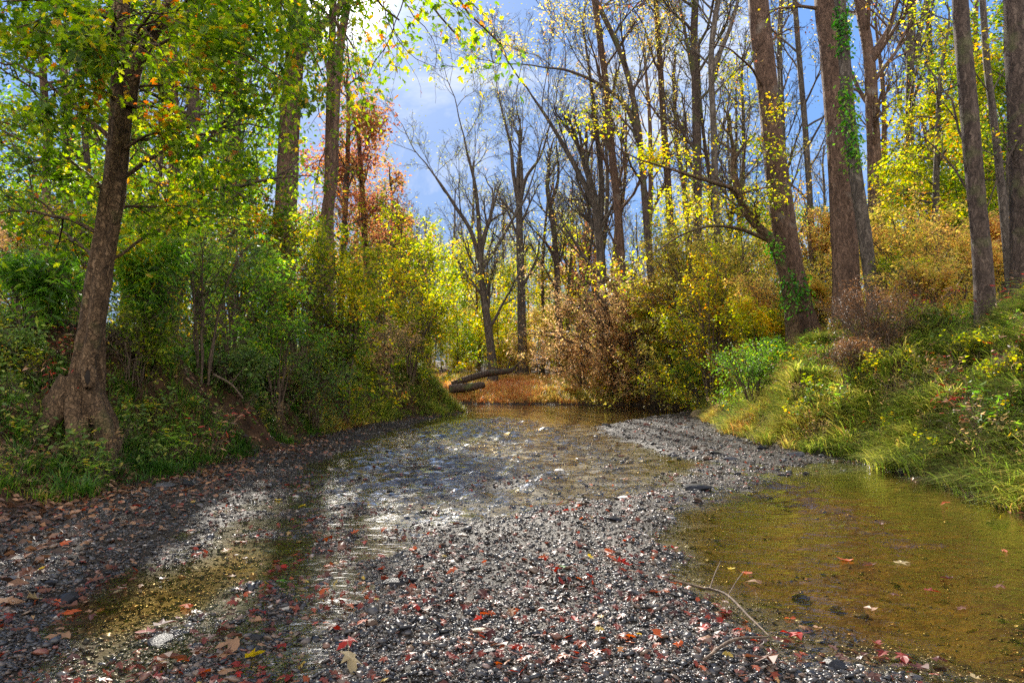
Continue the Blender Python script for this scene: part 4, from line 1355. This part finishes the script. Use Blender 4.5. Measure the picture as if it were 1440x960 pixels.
# leafy understorey and woods behind both banks
for k in range(36):
    px, Yd = rt.uniform(-40, 470), rt.uniform(28, 62)
    thin = px > 385 and rt.uniform() < .2
    spots.append(('slim_a', px, Yd, rt.uniform(.7, 1.0)) if thin else (rt.choice(['leaf_g', 'leaf_y', 'bare_a', 'slim_a', 'leaf_r', 'bare_c', 'slim_b'], p=[.22, .18, .18, .18, .05, .12, .07]), px, Yd, rt.uniform(.8, 1.2)))
for k in range(64):
    px, Yd = rt.uniform(480, 830), rt.uniform(56, 105)
    spots.append((rt.choice(['bare_a', 'bare_b', 'bare_c', 'slim_a', 'slim_b', 'leaf_y', 'leaf_o', 'leaf_g', 'leaf_r'], p=[.2, .18, .12, .13, .14, .1, .06, .04, .03]), px, Yd, rt.uniform(.75, 1.15)))
for k in range(62):
    px, Yd = rt.uniform(800, 1480), rt.uniform(33, 85)
    spots.append((rt.choice(['bare_a', 'bare_b', 'bare_c', 'slim_a', 'slim_b', 'leaf_y', 'leaf_o', 'leaf_g'], p=[.2, .18, .15, .15, .1, .08, .11, .03]), px, Yd, rt.uniform(.75, 1.1)))
# low golden and yellow understorey against the far woods
for k in range(30):
    px, Yd = rt.uniform(500, 1000), rt.uniform(50, 80)
    spots.append((rt.choice(['leaf_y', 'leaf_o', 'leaf_g']), px, Yd, rt.uniform(.35, .6)))
for k in range(22):
    px, Yd = rt.uniform(960, 1460), rt.uniform(28, 45)
    spots.append((rt.choice(['leaf_y', 'leaf_y', 'leaf_o', 'leaf_g']), px, Yd, rt.uniform(.4, .65)))
for k in range(7):
    px, Yd = rt.uniform(1200, 1480), rt.uniform(32, 52)
    spots.append(('leaf_g' if k % 3 else 'leaf_y', px, Yd, rt.uniform(.8, 1.1)))
for k in range(44):
    px, Yd = rt.uniform(540, 860), rt.uniform(54, 74)
    spots.append((rt.choice(['leaf_y', 'leaf_o', 'leaf_r', 'leaf_g'], p=[.35, .4, .1, .15]), px, Yd, rt.uniform(.16, .28)))
for k in range(46):
    px, Yd = rt.uniform(430, 900), rt.uniform(70, 120)
    spots.append((rt.choice(['leaf_y', 'leaf_o', 'leaf_g', 'leaf_r', 'slim_b'], p=[.35, .3, .15, .05, .15]), px, Yd, rt.uniform(.35, .6)))
for kind, px, Yd, sc in spots:
    Ht = PROTO[kind][2]
    if terrain_full([(px - 720) / 1000.0 * Yd], [Yd])[1][0] < 1.5:
        continue
    lim = np.interp(px, *SKY) + rt.uniform(0, 45)
    if 470 < px < 860:
        top = CAM_H + (530 - lim) / 1000 * Yd
        zb = tz((px - 720) / 1000.0 * Yd, Yd)
        sc = min(sc, max((top - zb) / (Ht * 1.12), .3))
    hgt = Ht * sc
    hw = 'bush sized ' if hgt < 3.5 else 'low ' if hgt < 7 else 'middling ' if hgt < 13 else 'tall '
    dw = ' in the nearest ' if Yd < 40 else ' in the middle ' if Yd < 65 else ' in the deep ' if Yd < 85 else ' in the farthest '
    place_tree(kind, px, Yd, sc, rt.uniform(0, 6.28), hw + WORD[kind] + dw + region(px), 'trees of the surrounding woods')

# ------------------------------------------------------------------ shrubs
def shrub(name, label, px, py, Yd, wpx, hpx, mat, seed, nst=9, leaf=.07, dens=3.0, kind='tri', lean=(0, 0, 0), arch=.5, per2=7, flat=.55, base=.45, clump=.4, twig='twig', group=None, cat='shrub', sprd=.08):
    """px,py = centre of the shrub in the photo"""
    rng = np.random.default_rng(seed)
    c = W(px, py + hpx / 2, Yd)
    x_, y_ = c[0], Yd
    z = tz(x_, y_)
    topz = W(px, py - hpx / 2, Yd)[2]
    Ht = max(topz - z, .5)
    Rw = wpx / 2000.0 * Yd
    root = thing(name, label, cat, (x_, y_, z), group)
    out, anch = [], []
    pr = P(n=[per2, 5], max=2, leaf=1, seg=[.3, .22, .15], ratio=[.42, .45], ang=[.7, .8], up=[.0, .02, -.02], rmin=.003, wander=[.1, .18, .2], t0=.2)
    for j in range(nst):
        az = 2 * np.pi * (j + rng.uniform(-.3, .3)) / nst
        rr = rng.uniform(.25, 1.0) ** .7
        e = np.array([math.cos(az) * Rw * rr, math.sin(az) * Rw * .8 * rr, Ht * (1 - .55 * rr ** 2 * arch * 1.3) * rng.uniform(.8, 1.02)]) + np.array(lean) * Ht * rng.uniform(.5, 1)
        b = np.array([math.cos(az) * .12, math.sin(az) * .12, -.05])
        m = np.array([e[0] * (.5 - .35 * arch), e[1] * (.5 - .35 * arch), max(e[2], Ht * .5) * (.7 + .45 * arch)])
        t = np.linspace(0, 1, 10)[:, None]
        path = (1 - t) ** 2 * b + 2 * t * (1 - t) * m + t * t * e + rng.normal(0, .02, (10, 3))
        branch(rng, out, anch, None, None, 0, .008 + .006 * Ht, 0, pr, path=path)
    pr2 = P(n=[5, 4], max=1, leaf=0, seg=[.2, .15], ratio=[.5], ang=[.7], up=[0, 0], rmin=.003, wander=[.12, .2], t0=.1)
    for j in range(nst):
        az, rr = rng.uniform(0, 6.283), rng.uniform(.1, .85)
        b = np.array([math.cos(az) * Rw * rr * .6, math.sin(az) * Rw * rr * .6, 0])
        b[2] = tz(x_ + b[0], y_ + b[1]) - z
        dd = np.array([math.cos(az) * .7, math.sin(az) * .7, 1.0])
        branch(rng, out, anch, b, dd, Ht * rng.uniform(.25, .55), .008, 0, pr2)
    tb = Tubes()
    for p_, r_, k_ in out:
        tb.add(p_, r_, min(k_, 5))
    link('stem', tb.mesh('stem'), M[twig], root)
    pos, dr = scatter_on(rng, anch, dens * 1.0, sprd, gap=2.2)
    g = tz(x_, y_) - z
    pos = pos[pos[:, 2] > .02]
    link('foliage', leaves_mesh('foliage', rng, pos, leaf * 1.15, kind=kind, flat=flat, base=base, clump=clump), M[mat], root)
    return root

SH = [
 # left bank
 ('weed_clump', 'tall pale green lance leaved weeds left of the gnarled maple', 36, 440, 12.5, 150, 170, 'green2', dict(kind='lance', leaf=.2, nst=16, arch=.35, dens=1.18, base=.6)),
 ('weed_clump', 'bright lance leaved weeds just right of the gnarled maple trunk', 205, 405, 13, 90, 150, 'green2', dict(kind='lance', leaf=.19, nst=12, arch=.4, dens=1.33, base=.62)),
 ('weed_clump', 'low olive weeds behind the foot of the gnarled maple', 190, 470, 12.6, 120, 90, 'yellow', dict(leaf=.06, nst=12, dens=1.78, base=.25)),
 ('green_shrub', 'dense fresh green shrub right of the gnarled maple', 330, 405, 17, 190, 170, 'green2', dict(leaf=.09, nst=14, dens=2.22, kind='oval', base=.66)),
 ('green_shrub', 'large green and yellow shrub below the forked left trunk', 420, 415, 20, 170, 190, 'yellow', dict(leaf=.1, nst=14, dens=2.07, kind='oval', base=.22)),
 ('yellow_shrub', 'yellow leaved shrub under the slim brown trunk', 485, 420, 21, 120, 150, 'yellow', dict(leaf=.11, nst=12, dens=1.78, base=.32, kind='oval')),
 ('pale_shrub', 'pale yellow green shrub leaning over the water at the left bend', 578, 452, 28, 110, 120, 'yellow', dict(leaf=.12, nst=13, dens=1.92, base=.32, lean=(.25, 0, 0), kind='oval')),
 ('pale_shrub', 'broad yellowish shrub on the left bend behind the grass', 545, 420, 30, 110, 130, 'yellow', dict(leaf=.13, nst=11, dens=1.63, base=.35)),
 ('brown_shrub', 'brown leaved shrub between green ones on the left bend', 540, 480, 25, 90, 80, 'rust', dict(leaf=.08, nst=10, dens=1.92, base=.2)),
 ('green_shrub', 'blue green shrub in the middle of the left bank', 470, 465, 21, 110, 100, 'green2', dict(leaf=.09, nst=11, dens=2.52, kind='oval', base=.55)),
 ('green_shrub', 'small green shrub above the dark bank at left', 390, 470, 17, 120, 70, 'green2', dict(leaf=.07, nst=11, dens=2.22)),
 ('sapling', 'dark leaved sapling on two thin stems above the shaded bank', 285, 410, 14.2, 150, 230, 'dark', dict(leaf=.1, nst=6, dens=1.48, arch=.35, kind='oval', base=.45, flat=.7)),
 ('dark_shrub', 'dark weeds hanging over the shaded left bank', 330, 515, 15, 120, 45, 'dark', dict(leaf=.06, nst=12, dens=1.92)),
 ('dark_shrub', 'dark tangled weeds above the undercut left bank', 440, 515, 18.5, 110, 50, 'dark', dict(leaf=.07, nst=11, dens=1.78, base=.35)),
 ('dark_shrub', 'dusky weeds above the maple roots at the left edge', 10, 520, 11, 90, 70, 'dark', dict(leaf=.06, nst=12, dens=1.48)),
 ('green_shrub', 'leafy green undergrowth at the foot of the forked left trunk', 360, 350, 21, 190, 160, 'green', dict(leaf=.12, nst=13, dens=1.78, base=.6)),
 ('green_shrub', 'olive undergrowth behind the lance leaved weeds', 110, 350, 17, 210, 150, 'green', dict(leaf=.1, nst=13, dens=2.22, base=.5)),
 ('yellow_shrub', 'golden undergrowth glowing behind the gnarled maple', 240, 340, 19, 150, 130, 'yellow', dict(leaf=.1, nst=12, dens=2.22, base=.5)),
 ('brown_shrub', 'tawny undergrowth in the shade at the far left', 30, 360, 18, 120, 120, 'rust', dict(leaf=.1, nst=10, dens=1.63)),
 ('yellow_shrub', 'thin yellow saplings left of the fallen log', 598, 400, 44, 80, 120, 'yellow', dict(leaf=.17, nst=10, dens=1.92, arch=.3)),
 ('yellow_shrub', 'olive and yellow saplings right behind the left bend', 560, 380, 38, 90, 150, 'yellow', dict(leaf=.16, nst=10, dens=1.78, base=.35, arch=.3)),
 # right side
 ('rust_shrub', 'big rust brown shrub arching over the far right water', 872, 455, 39.5, 185, 165, 'rust', dict(leaf=.13, nst=26, dens=1.7, lean=(-.45, -.15, 0), arch=.8, base=.5, flat=.85)),
 ('rust_shrub', 'lower drooping rust shrub nearest the far grass', 822, 500, 42, 110, 90, 'rust', dict(leaf=.14, nst=14, dens=1.8, lean=(-.45, 0, 0), arch=.75, base=.45, flat=.85)),
 ('rust_shrub', 'rusty shrub with bare arching twigs left of the yellow shrub', 890, 500, 38.6, 120, 100, 'rust', dict(leaf=.13, nst=14, dens=2.0, lean=(-.3, -.1, 0), arch=.75, base=.5)),
 ('yellow_shrub', 'yellow green shrub at the upstream end of the right bank', 950, 450, 36, 130, 180, 'yellow', dict(leaf=.13, nst=18, dens=3.4, base=.5, flat=.7, kind='oval')),
 ('gold_shrub', 'golden shrub under the arching mossy tree', 1030, 400, 30, 170, 170, 'gold', dict(leaf=.1, nst=16, dens=3.0, base=.32, flat=.7)),
 ('gold_shrub', 'orange gold shrub beside the ivy wrapped trunk', 1085, 440, 24.5, 110, 140, 'gold', dict(leaf=.09, nst=13, dens=3, base=.6, flat=.7)),
 ('gold_shrub', 'yellow topped shrub above the rust brown shrub', 890, 385, 44, 130, 90, 'gold', dict(leaf=.13, nst=12, dens=3.2, base=.25, flat=.65)),
 ('green_shrub', 'small bright green bush at the waterline upstream right', 945, 530, 36.6, 90, 60, 'green2', dict(leaf=.08, nst=12, dens=3.2, base=.6)),
 ('green_shrub', 'dark green bush beside the tan sandstone slab', 908, 545, 38.4, 70, 40, 'dark', dict(leaf=.08, nst=10, dens=3)),
 ('green_shrub', 'mixed green weeds at the foot of the ivy wrapped trunk', 1060, 520, 20, 140, 90, 'green2', dict(leaf=.065, nst=14, dens=2.6, base=.45)),
 ('gold_shrub', 'wide golden shrub behind the slim ivy hung trunk', 1280, 350, 22, 190, 130, 'gold', dict(leaf=.1, nst=17, dens=3.4, base=.5, flat=.72)),
 ('gold_shrub', 'golden brown shrub left of the right edge trunks', 1345, 370, 19, 130, 110, 'gold', dict(leaf=.085, nst=13, dens=3.0, base=.65, flat=.72)),
 ('gold_shrub', 'orange shrub seen between ivy wrapped and thickest trunks', 1150, 350, 27, 90, 190, 'gold', dict(leaf=.11, nst=13, dens=3.0, base=.55, flat=.7)),
 ('yellow_shrub', 'yellow green bush at the foot of the slim ivy hung trunk', 1275, 400, 18.5, 110, 70, 'yellow', dict(leaf=.07, nst=12, dens=3, base=.3, flat=.65)),
 ('rust_shrub', 'rusty dry weeds in front of the thickest trunk', 1225, 455, 15.2, 130, 90, 'dry', dict(leaf=.045, nst=22, dens=3.0, arch=.3, base=.3, kind='lance', flat=.3)),
 ('rust_shrub', 'reddish dead weeds spilling down the right bank', 1195, 520, 14.6, 90, 80, 'dry', dict(leaf=.05, nst=16, dens=2.4, arch=.5, base=.4, kind='lance', flat=.3)),
 ('rust_shrub', 'orange brown undergrowth between the two right edge trunks', 1410, 360, 20, 90, 90, 'gold', dict(leaf=.09, nst=12, dens=2.8, base=.7)),
 ('brown_shrub', 'tangled brown brush behind the fallen log', 730, 500, 53, 80, 60, 'rust', dict(leaf=.12, nst=12, dens=1.6, base=.2)),
 ('yellow_shrub', 'low yellow bush on the far bank right of the log', 870, 525, 40, 90, 50, 'yellow', dict(leaf=.11, nst=12, dens=2.8, base=.5)),
 ('gold_shrub', 'bright yellow gold shrub in front of the arching mossy tree', 1000, 430, 27.5, 110, 120, 'yellow', dict(leaf=.1, nst=15, dens=3.0, base=.45, flat=.7)),
 ('gold_shrub', 'tall thin gold shrub behind the arching branches', 975, 360, 33, 130, 150, 'gold', dict(leaf=.13, nst=15, dens=2.6, base=.25, flat=.7)),
 ('gold_shrub', 'amber shrub filling the gap right of the ivy wrapped trunk', 1150, 420, 25, 90, 120, 'gold', dict(leaf=.1, nst=14, dens=3.2, base=.4, flat=.7)),
 ('yellow_shrub', 'bright green and yellow bush low beside the ivy wrapped trunk', 1070, 470, 23, 90, 100, 'yellow', dict(leaf=.09, nst=13, dens=3.2, base=.4, flat=.65)),
 ('gold_shrub', 'brown gold thicket on the crest behind the slim ivy hung trunk', 1300, 395, 17, 120, 60, 'gold', dict(leaf=.07, nst=14, dens=3.2, base=.65, flat=.7)),
 ('rust_shrub', 'pinkish tan layered shrub between rust and yellow shrubs', 905, 440, 37.5, 110, 110, 'rust', dict(leaf=.13, nst=15, dens=2.0, base=.6, flat=.75)),
 ('green_shrub', 'lush green bush where the right bank meets the upstream gravel', 985, 525, 31.5, 90, 60, 'green2', dict(leaf=.085, nst=13, dens=3.0, base=.62)),
 ('green_shrub', 'light green weeds on the shore under the rust brown shrub', 930, 545, 37.6, 70, 40, 'green2', dict(leaf=.1, nst=12, dens=3.0, base=.75)),
 ('red_shrub', 'small red leaved bush high in the far woods', 822, 345, 62, 40, 60, 'red', dict(leaf=.22, nst=8, dens=2.4, base=.6)),
]
for i, (nm, lab, px, py, Yd, w_, h_, mt, kw) in enumerate(SH):
    shrub(nm, lab, px, py, Yd, w_, h_, mt, 400 + i, **kw)

# ------------------------------------------------------------------ grass (stuff)
def blades_mesh(name, rng, x, y, length, width, hdir, droop, mat_jit=.2, base=None, upz=1.0):
    """ribbons: 4 segments, bending along hdir"""
    n = len(x)
    z = terrain(x, y) - .02
    p0 = np.stack([x, y, z], 1)
    hd = np.stack([np.cos(hdir), np.sin(hdir), np.zeros(n)], 1)
    sd = np.stack([-np.sin(hdir), np.cos(hdir), np.zeros(n)], 1)
    ts = np.array([0, .35, .7, 1.0])
    V = np.zeros((n, 7, 3))
    k = 0
    for j, t in enumerate(ts):
        c = p0 + hd * (length * (.12 * t + .75 * droop * t ** 2))[:, None] + np.array([0, 0, 1.0]) * (length * upz * (t - .62 * droop * t ** 2.2))[:, None]
        if j < 3:
            wd = (width * (1 - .55 * t))[:, None]
            V[:, k] = c - sd * wd; V[:, k + 1] = c + sd * wd
            k += 2
        else:
            V[:, k] = c
    q = np.array([(0, 1, 3, 2), (2, 3, 5, 4)])
    t3 = np.array([(4, 5, 6)])
    off = (np.arange(n) * 7)[:, None, None]
    r = np.clip((base if base is not None else .45) + rng.normal(0, mat_jit, n), 0, 1)
    return make_mesh(name, V.reshape(-1, 3), [(q[None] + off).reshape(-1, 4), (t3[None] + off).reshape(-1, 3)], rnd=np.concatenate([np.repeat(r, 2), r]))

def tussocks(rng, cx, cy, per, spread, len_, creek_bias):
    n = len(cx)
    idx = np.repeat(np.arange(n), per)
    m = len(idx)
    a = rng.uniform(0, 2 * np.pi, m)
    rr = np.abs(rng.normal(0, 1, m)) * spread
    x = cx[idx] + np.cos(a) * rr
    y = cy[idx] + np.sin(a) * rr
    e = .2
    gx_ = (terrain(cx + e, cy) - terrain(cx - e, cy))[idx]
    gy_ = (terrain(cx, cy + e) - terrain(cx, cy - e))[idx]
    hx = np.cos(a) - gx_ * creek_bias + rng.normal(0, .6, m)
    hy = np.sin(a) - gy_ * creek_bias + rng.normal(0, .6, m)
    L = len_[idx] * rng.uniform(.55, 1.2, m)
    return idx, x, y, np.arctan2(hy, hx), L

rg = np.random.default_rng(31)
# right bank: long drooping tussocks
cx, cy = rg.uniform(4.8, 17, 7000), rg.uniform(5.5, 31, 7000)
d = terrain_full(cx, cy)[1]
px_, py_, f_ = project(np.stack([cx, cy, terrain(cx, cy)], -1))
kp = (d > -.05) & (d < 6) & (px_ < 1540) & (rg.uniform(0, 1, len(cx)) < np.where(d < 3.5, 1, .45))
cx, cy, d = cx[kp], cy[kp], d[kp]
o = np.argsort(cy)
cx, cy, d = cx[o], cy[o], d[o]
per = np.where(cy < 13, 150, np.where(cy < 20, 90, 55))
ln = np.clip(rg.normal(.42, .16, len(cx)), .18, .95)
idx, x, y, hd, L = tussocks(rg, cx, cy, per, .16, ln, 2.2)
cb = np.clip(.5 + (fbm(cx * .55, cy * .55, 71, 3) - .5) * 1.5 + rg.normal(0, .08, len(cx)), .1, .95)
tag(link('bank_grass', blades_mesh('bank_grass', rg, x, y, L, np.full(len(x), .0068) * (1 + .05 * np.maximum(y - 8, 0)), hd, rg.uniform(.7, 1.25, len(x)), base=cb[idx]), M['blade']),
    'long drooping green and straw grass covering the right bank', 'grass', kind='stuff')
print('right blades', len(x))
# left bank toe and shade grass
cx, cy = rg.uniform(-13, -1.5, 6000), rg.uniform(6, 34, 6000)
d = terrain_full(cx, cy)[1]
kp = (d > .02) & (d < 3.2) & (fbm(cx * .8, cy * .8, 72, 3) > np.where(cy > 19, .3, .36)) & (-cx < .76 * cy)
cx, cy, d = cx[kp], cy[kp], d[kp]
per = np.where(cy < 16, 55, 45)
ln = np.clip(rg.normal(.26, .08, len(cx)), .12, .5) * np.where(cy > 19, 1.35, 1)
idx, x, y, hd, L = tussocks(rg, cx, cy, per, .14, ln, 1.6)
far = (cy > 18.5)[idx]
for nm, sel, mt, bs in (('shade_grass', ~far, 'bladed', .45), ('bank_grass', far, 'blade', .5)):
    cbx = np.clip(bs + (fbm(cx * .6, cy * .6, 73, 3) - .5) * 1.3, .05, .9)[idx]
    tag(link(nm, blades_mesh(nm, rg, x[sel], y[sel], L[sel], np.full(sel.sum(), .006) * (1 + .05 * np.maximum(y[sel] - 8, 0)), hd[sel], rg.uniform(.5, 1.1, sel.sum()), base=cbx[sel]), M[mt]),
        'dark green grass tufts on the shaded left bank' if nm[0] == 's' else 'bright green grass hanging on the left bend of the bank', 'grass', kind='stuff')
# far orange grass
cx, cy = rg.uniform(-12, 12, 5200), rg.uniform(37, 56, 5200)
d = terrain_full(cx, cy)[1]
kp = (d > .25) & (d < 12)
cx, cy, d = cx[kp], cy[kp], d[kp]
ln = np.clip(rg.normal(.55, .14, len(cx)), .25, .95) * np.clip(.5 + d * .3, .5, 1)
idx, x, y, hd, L = tussocks(rg, cx, cy, np.full(len(cx), 26), .2, ln, .5)
cb = np.clip(.5 + (fbm(cx * .35, cy * .35, 74, 3) - .5) * 1.6 + .25 * np.clip(-(cx) / 6, -1, .6), .02, 1)[idx]
tag(link('far_grass', blades_mesh('far_grass', rg, x, y, L, np.full(len(x), .016), hd, rg.uniform(.3, .9, len(x)), base=cb), M['bladef']),
    'orange and straw grass on the far bank of the creek', 'grass', kind='stuff')

# ground cover: small leaves over banks
x, y = scatter_ground(rg, 90000, 6, 60, xpad=1.1, pw=.85)
h, d = terrain_full(x, y)
cov = fbm(x * .7, y * .7, 75, 3)
kp = (d > .3) & (cov > np.where((x < -2) & (y < 17), .36, .3)) & ~((x > 2) & (y < 20) & (d < 3))
pos = np.stack([x, y, h + rg.exponential(.12, len(x)) + .02], -1)[kp]
tag(link('ground_cover', leaves_mesh('ground_cover', rg, pos, .085, kind='tri', flat=.5, base=.5, clump=.45), M['dark']),
    'small green ground cover leaves spread over the banks', 'ground cover', kind='stuff')

# ------------------------------------------------------------------ wood lying about
def log(name, label, cat, pts, rads, bark, k=12, stubs=()):
    pts = np.array(pts, float)
    root = thing(name, label, cat, tuple(pts[0]))
    rr = np.random.default_rng(len(label))
    q = catmull(pts, 8)
    ri = np.interp(np.linspace(0, 1, len(q)), np.linspace(0, 1, len(rads)), rads)
    tb = Tubes()
    q2 = np.vstack([q[0], q, q[-1]])
    r2 = np.concatenate([[.001], ri, [.001]])
    tb.add(q2, r2, k, lumps=.15, rng=rr)
    link('stem' if k < 9 else 'trunk', tb.mesh('log', pts[0]), bark, root)
    for f, dv, L, r in stubs:
        i = int(f * (len(q) - 1))
        p_ = np.array([q[i] + unit(np.array(dv, float)) * L * t + np.array([0, 0, .05 * L * math.sin(3 * t)]) for t in np.linspace(0, 1, 6)])
        tb = Tubes(); tb.add(p_, np.linspace(r, r * .35, 6), max(5, k - 4))
        link('branch', tb.mesh('branch', pts[0]), bark, root)
    return root
def onland(px, py, Yd, dz=0):
    p = W(px, py, Yd)
    return p
a = [W(636, 540, 43), W(660, 532, 43.5), W(686, 525, 44.5), W(712, 522, 46), W(722, 519, 47)]
log('fallen_log', 'dark fallen log slanting up beside the far orange grass', 'log', a, [.16, .19, .2, .19, .15], M['bark_dark'], stubs=[(.75, (.3, .2, .8), 1.0, .07), (.95, (.6, .1, .5), 1.3, .06)])
a = [W(632, 547, 41.8), W(655, 545, 42), W(680, 541, 42.6)]
log('fallen_log', 'thicker short log lying under the slanting one', 'log', a, [.24, .27, .2], M['bark_dark'], stubs=[(.5, (.1, -.3, .6), .5, .06)])
def gp(px, py, up=.03):
    x_, y_ = wp(px, py)
    return np.array([x_, y_, max(tz(x_, y_), 0) + up])
log('dead_branch', 'bare forked stick lying across the gravel into the pool', 'branch', [gp(948, 832, .04), gp(985, 838, .06), gp(1020, 850, .07), gp(1055, 880, .05), gp(1084, 906, .04)], [.009, .008, .009, .007, .004], M['twig'], k=7,
    stubs=[(.35, (.3, .5, .25), .3, .006), (.3, (.1, -.5, .1), .2, .006), (.55, (.4, .4, .3), .25, .005)])
log('dead_branch', 'thin stick below the forked one at the bottom right', 'branch', [gp(990, 950, .03), gp(1030, 925, .05), gp(1080, 905, .04)], [.008, .008, .005], M['twig'], k=6)
log('dead_branch', 'pale stick propped on the shaded left bank below the sapling', 'branch', [W(300, 526, 13), W(325, 540, 12.9), W(342, 560, 12.7)], [.02, .018, .01], M['twig'], k=7, stubs=[(.5, (.4, 0, .5), .4, .01)])

# weeds scattered on the banks: a few plants, then copies
def weed_proto(seed, mat, kind, leaf, nst, Ht, dens, base):
    rng = np.random.default_rng(seed)
    out, anch = [], []
    pr = P(n=[9, 4], max=1, leaf=0, seg=[.09, .08], ratio=[.3], ang=[.8], up=[-.01, 0], rmin=.002, wander=[.1, .2], t0=.12)
    for j in range(nst):
        az, a = rng.uniform(0, 6.283), abs(rng.normal(0, .55))
        b = np.array([rng.normal(0, .09), rng.normal(0, .09), -.05])
        branch(rng, out, anch, b, np.array([math.sin(a) * math.cos(az), math.sin(a) * math.sin(az), math.cos(a)]), Ht * rng.uniform(.6, 1.1), .005, 0, pr)
    tb = Tubes()
    for p_, r_, k_ in out:
        tb.add(p_, r_, 3)
    sm = tb.mesh('weed_stem'); sm.materials.append(M['twig'])
    pos, dr = scatter_on(rng, anch, dens, .025)
    fm = leaves_mesh('weed_foliage', rng, pos, leaf, kind=kind, flat=.4, base=base, clump=.2, dirs=dr)
    fm.materials.append(M[mat])
    return sm, fm
WP_ = {'green lance leaved weed': weed_proto(1, 'green2', 'lance', .13, 9, .7, 1.0, .6), 'yellow green weed': weed_proto(2, 'yellow', 'tri', .07, 9, .65, 1.0, .4),
       'dry russet weed': weed_proto(3, 'rust', 'lance', .06, 14, .75, 1.0, .3), 'dark leaved weed': weed_proto(4, 'dark', 'oval', .08, 8, .55, 1.1, .5),
       'tall straw coloured dead weed': weed_proto(5, 'litter', 'lance', .1, 7, 1.0, .45, .75)}
def place_weed(kind, x_, y_, sc, rz, where, group):
    root = thing('weed', kind + ' ' + where, 'weed', (x_, y_, tz(x_, y_)), group)
    root.scale = (sc, sc, sc)
    root.rotation_euler = (0, 0, rz)
    for nm, me in zip(('stem', 'foliage'), WP_[kind]):
        o = bpy.data.objects.new(nm, me)
        COL.objects.link(o)
        o.parent = root
rw = np.random.default_rng(66)
KR = list(WP_)
c = 0
while c < 210:
    x_, y_ = rw.uniform(5, 14), rw.uniform(7, 28)
    d = terrain_full([x_], [y_])[1][0]
    if not .15 < d < 4.5 or x_ / y_ > .76 or rw.uniform() > min(1, 13 / y_):
        continue
    k_ = rw.choice(KR, p=[.3, .25, .22, .1, .13])
    place_weed(k_, x_, y_, rw.uniform(.6, 1.15), rw.uniform(0, 6.28), 'in the long grass of the right bank' if d > 1 else 'leaning over the water at the foot of the right bank', 'weeds on the right bank')
    c += 1
c = 0
while c < 110:
    x_, y_ = rw.uniform(-14, -2.5), rw.uniform(7.5, 29)
    d = terrain_full([x_], [y_])[1][0]
    if not .3 < d < 3.5 or x_ / y_ < -.76 or rw.uniform() > min(1, 15 / y_):
        continue
    k_ = rw.choice(KR, p=[.22, .22, .06, .42, .08])
    place_weed(k_, x_, y_, rw.uniform(.5, 1.1), rw.uniform(0, 6.28), 'on the shaded slope of the left bank' if y_ < 18 else 'on the left bank at the bend', 'weeds on the left bank')
    c += 1
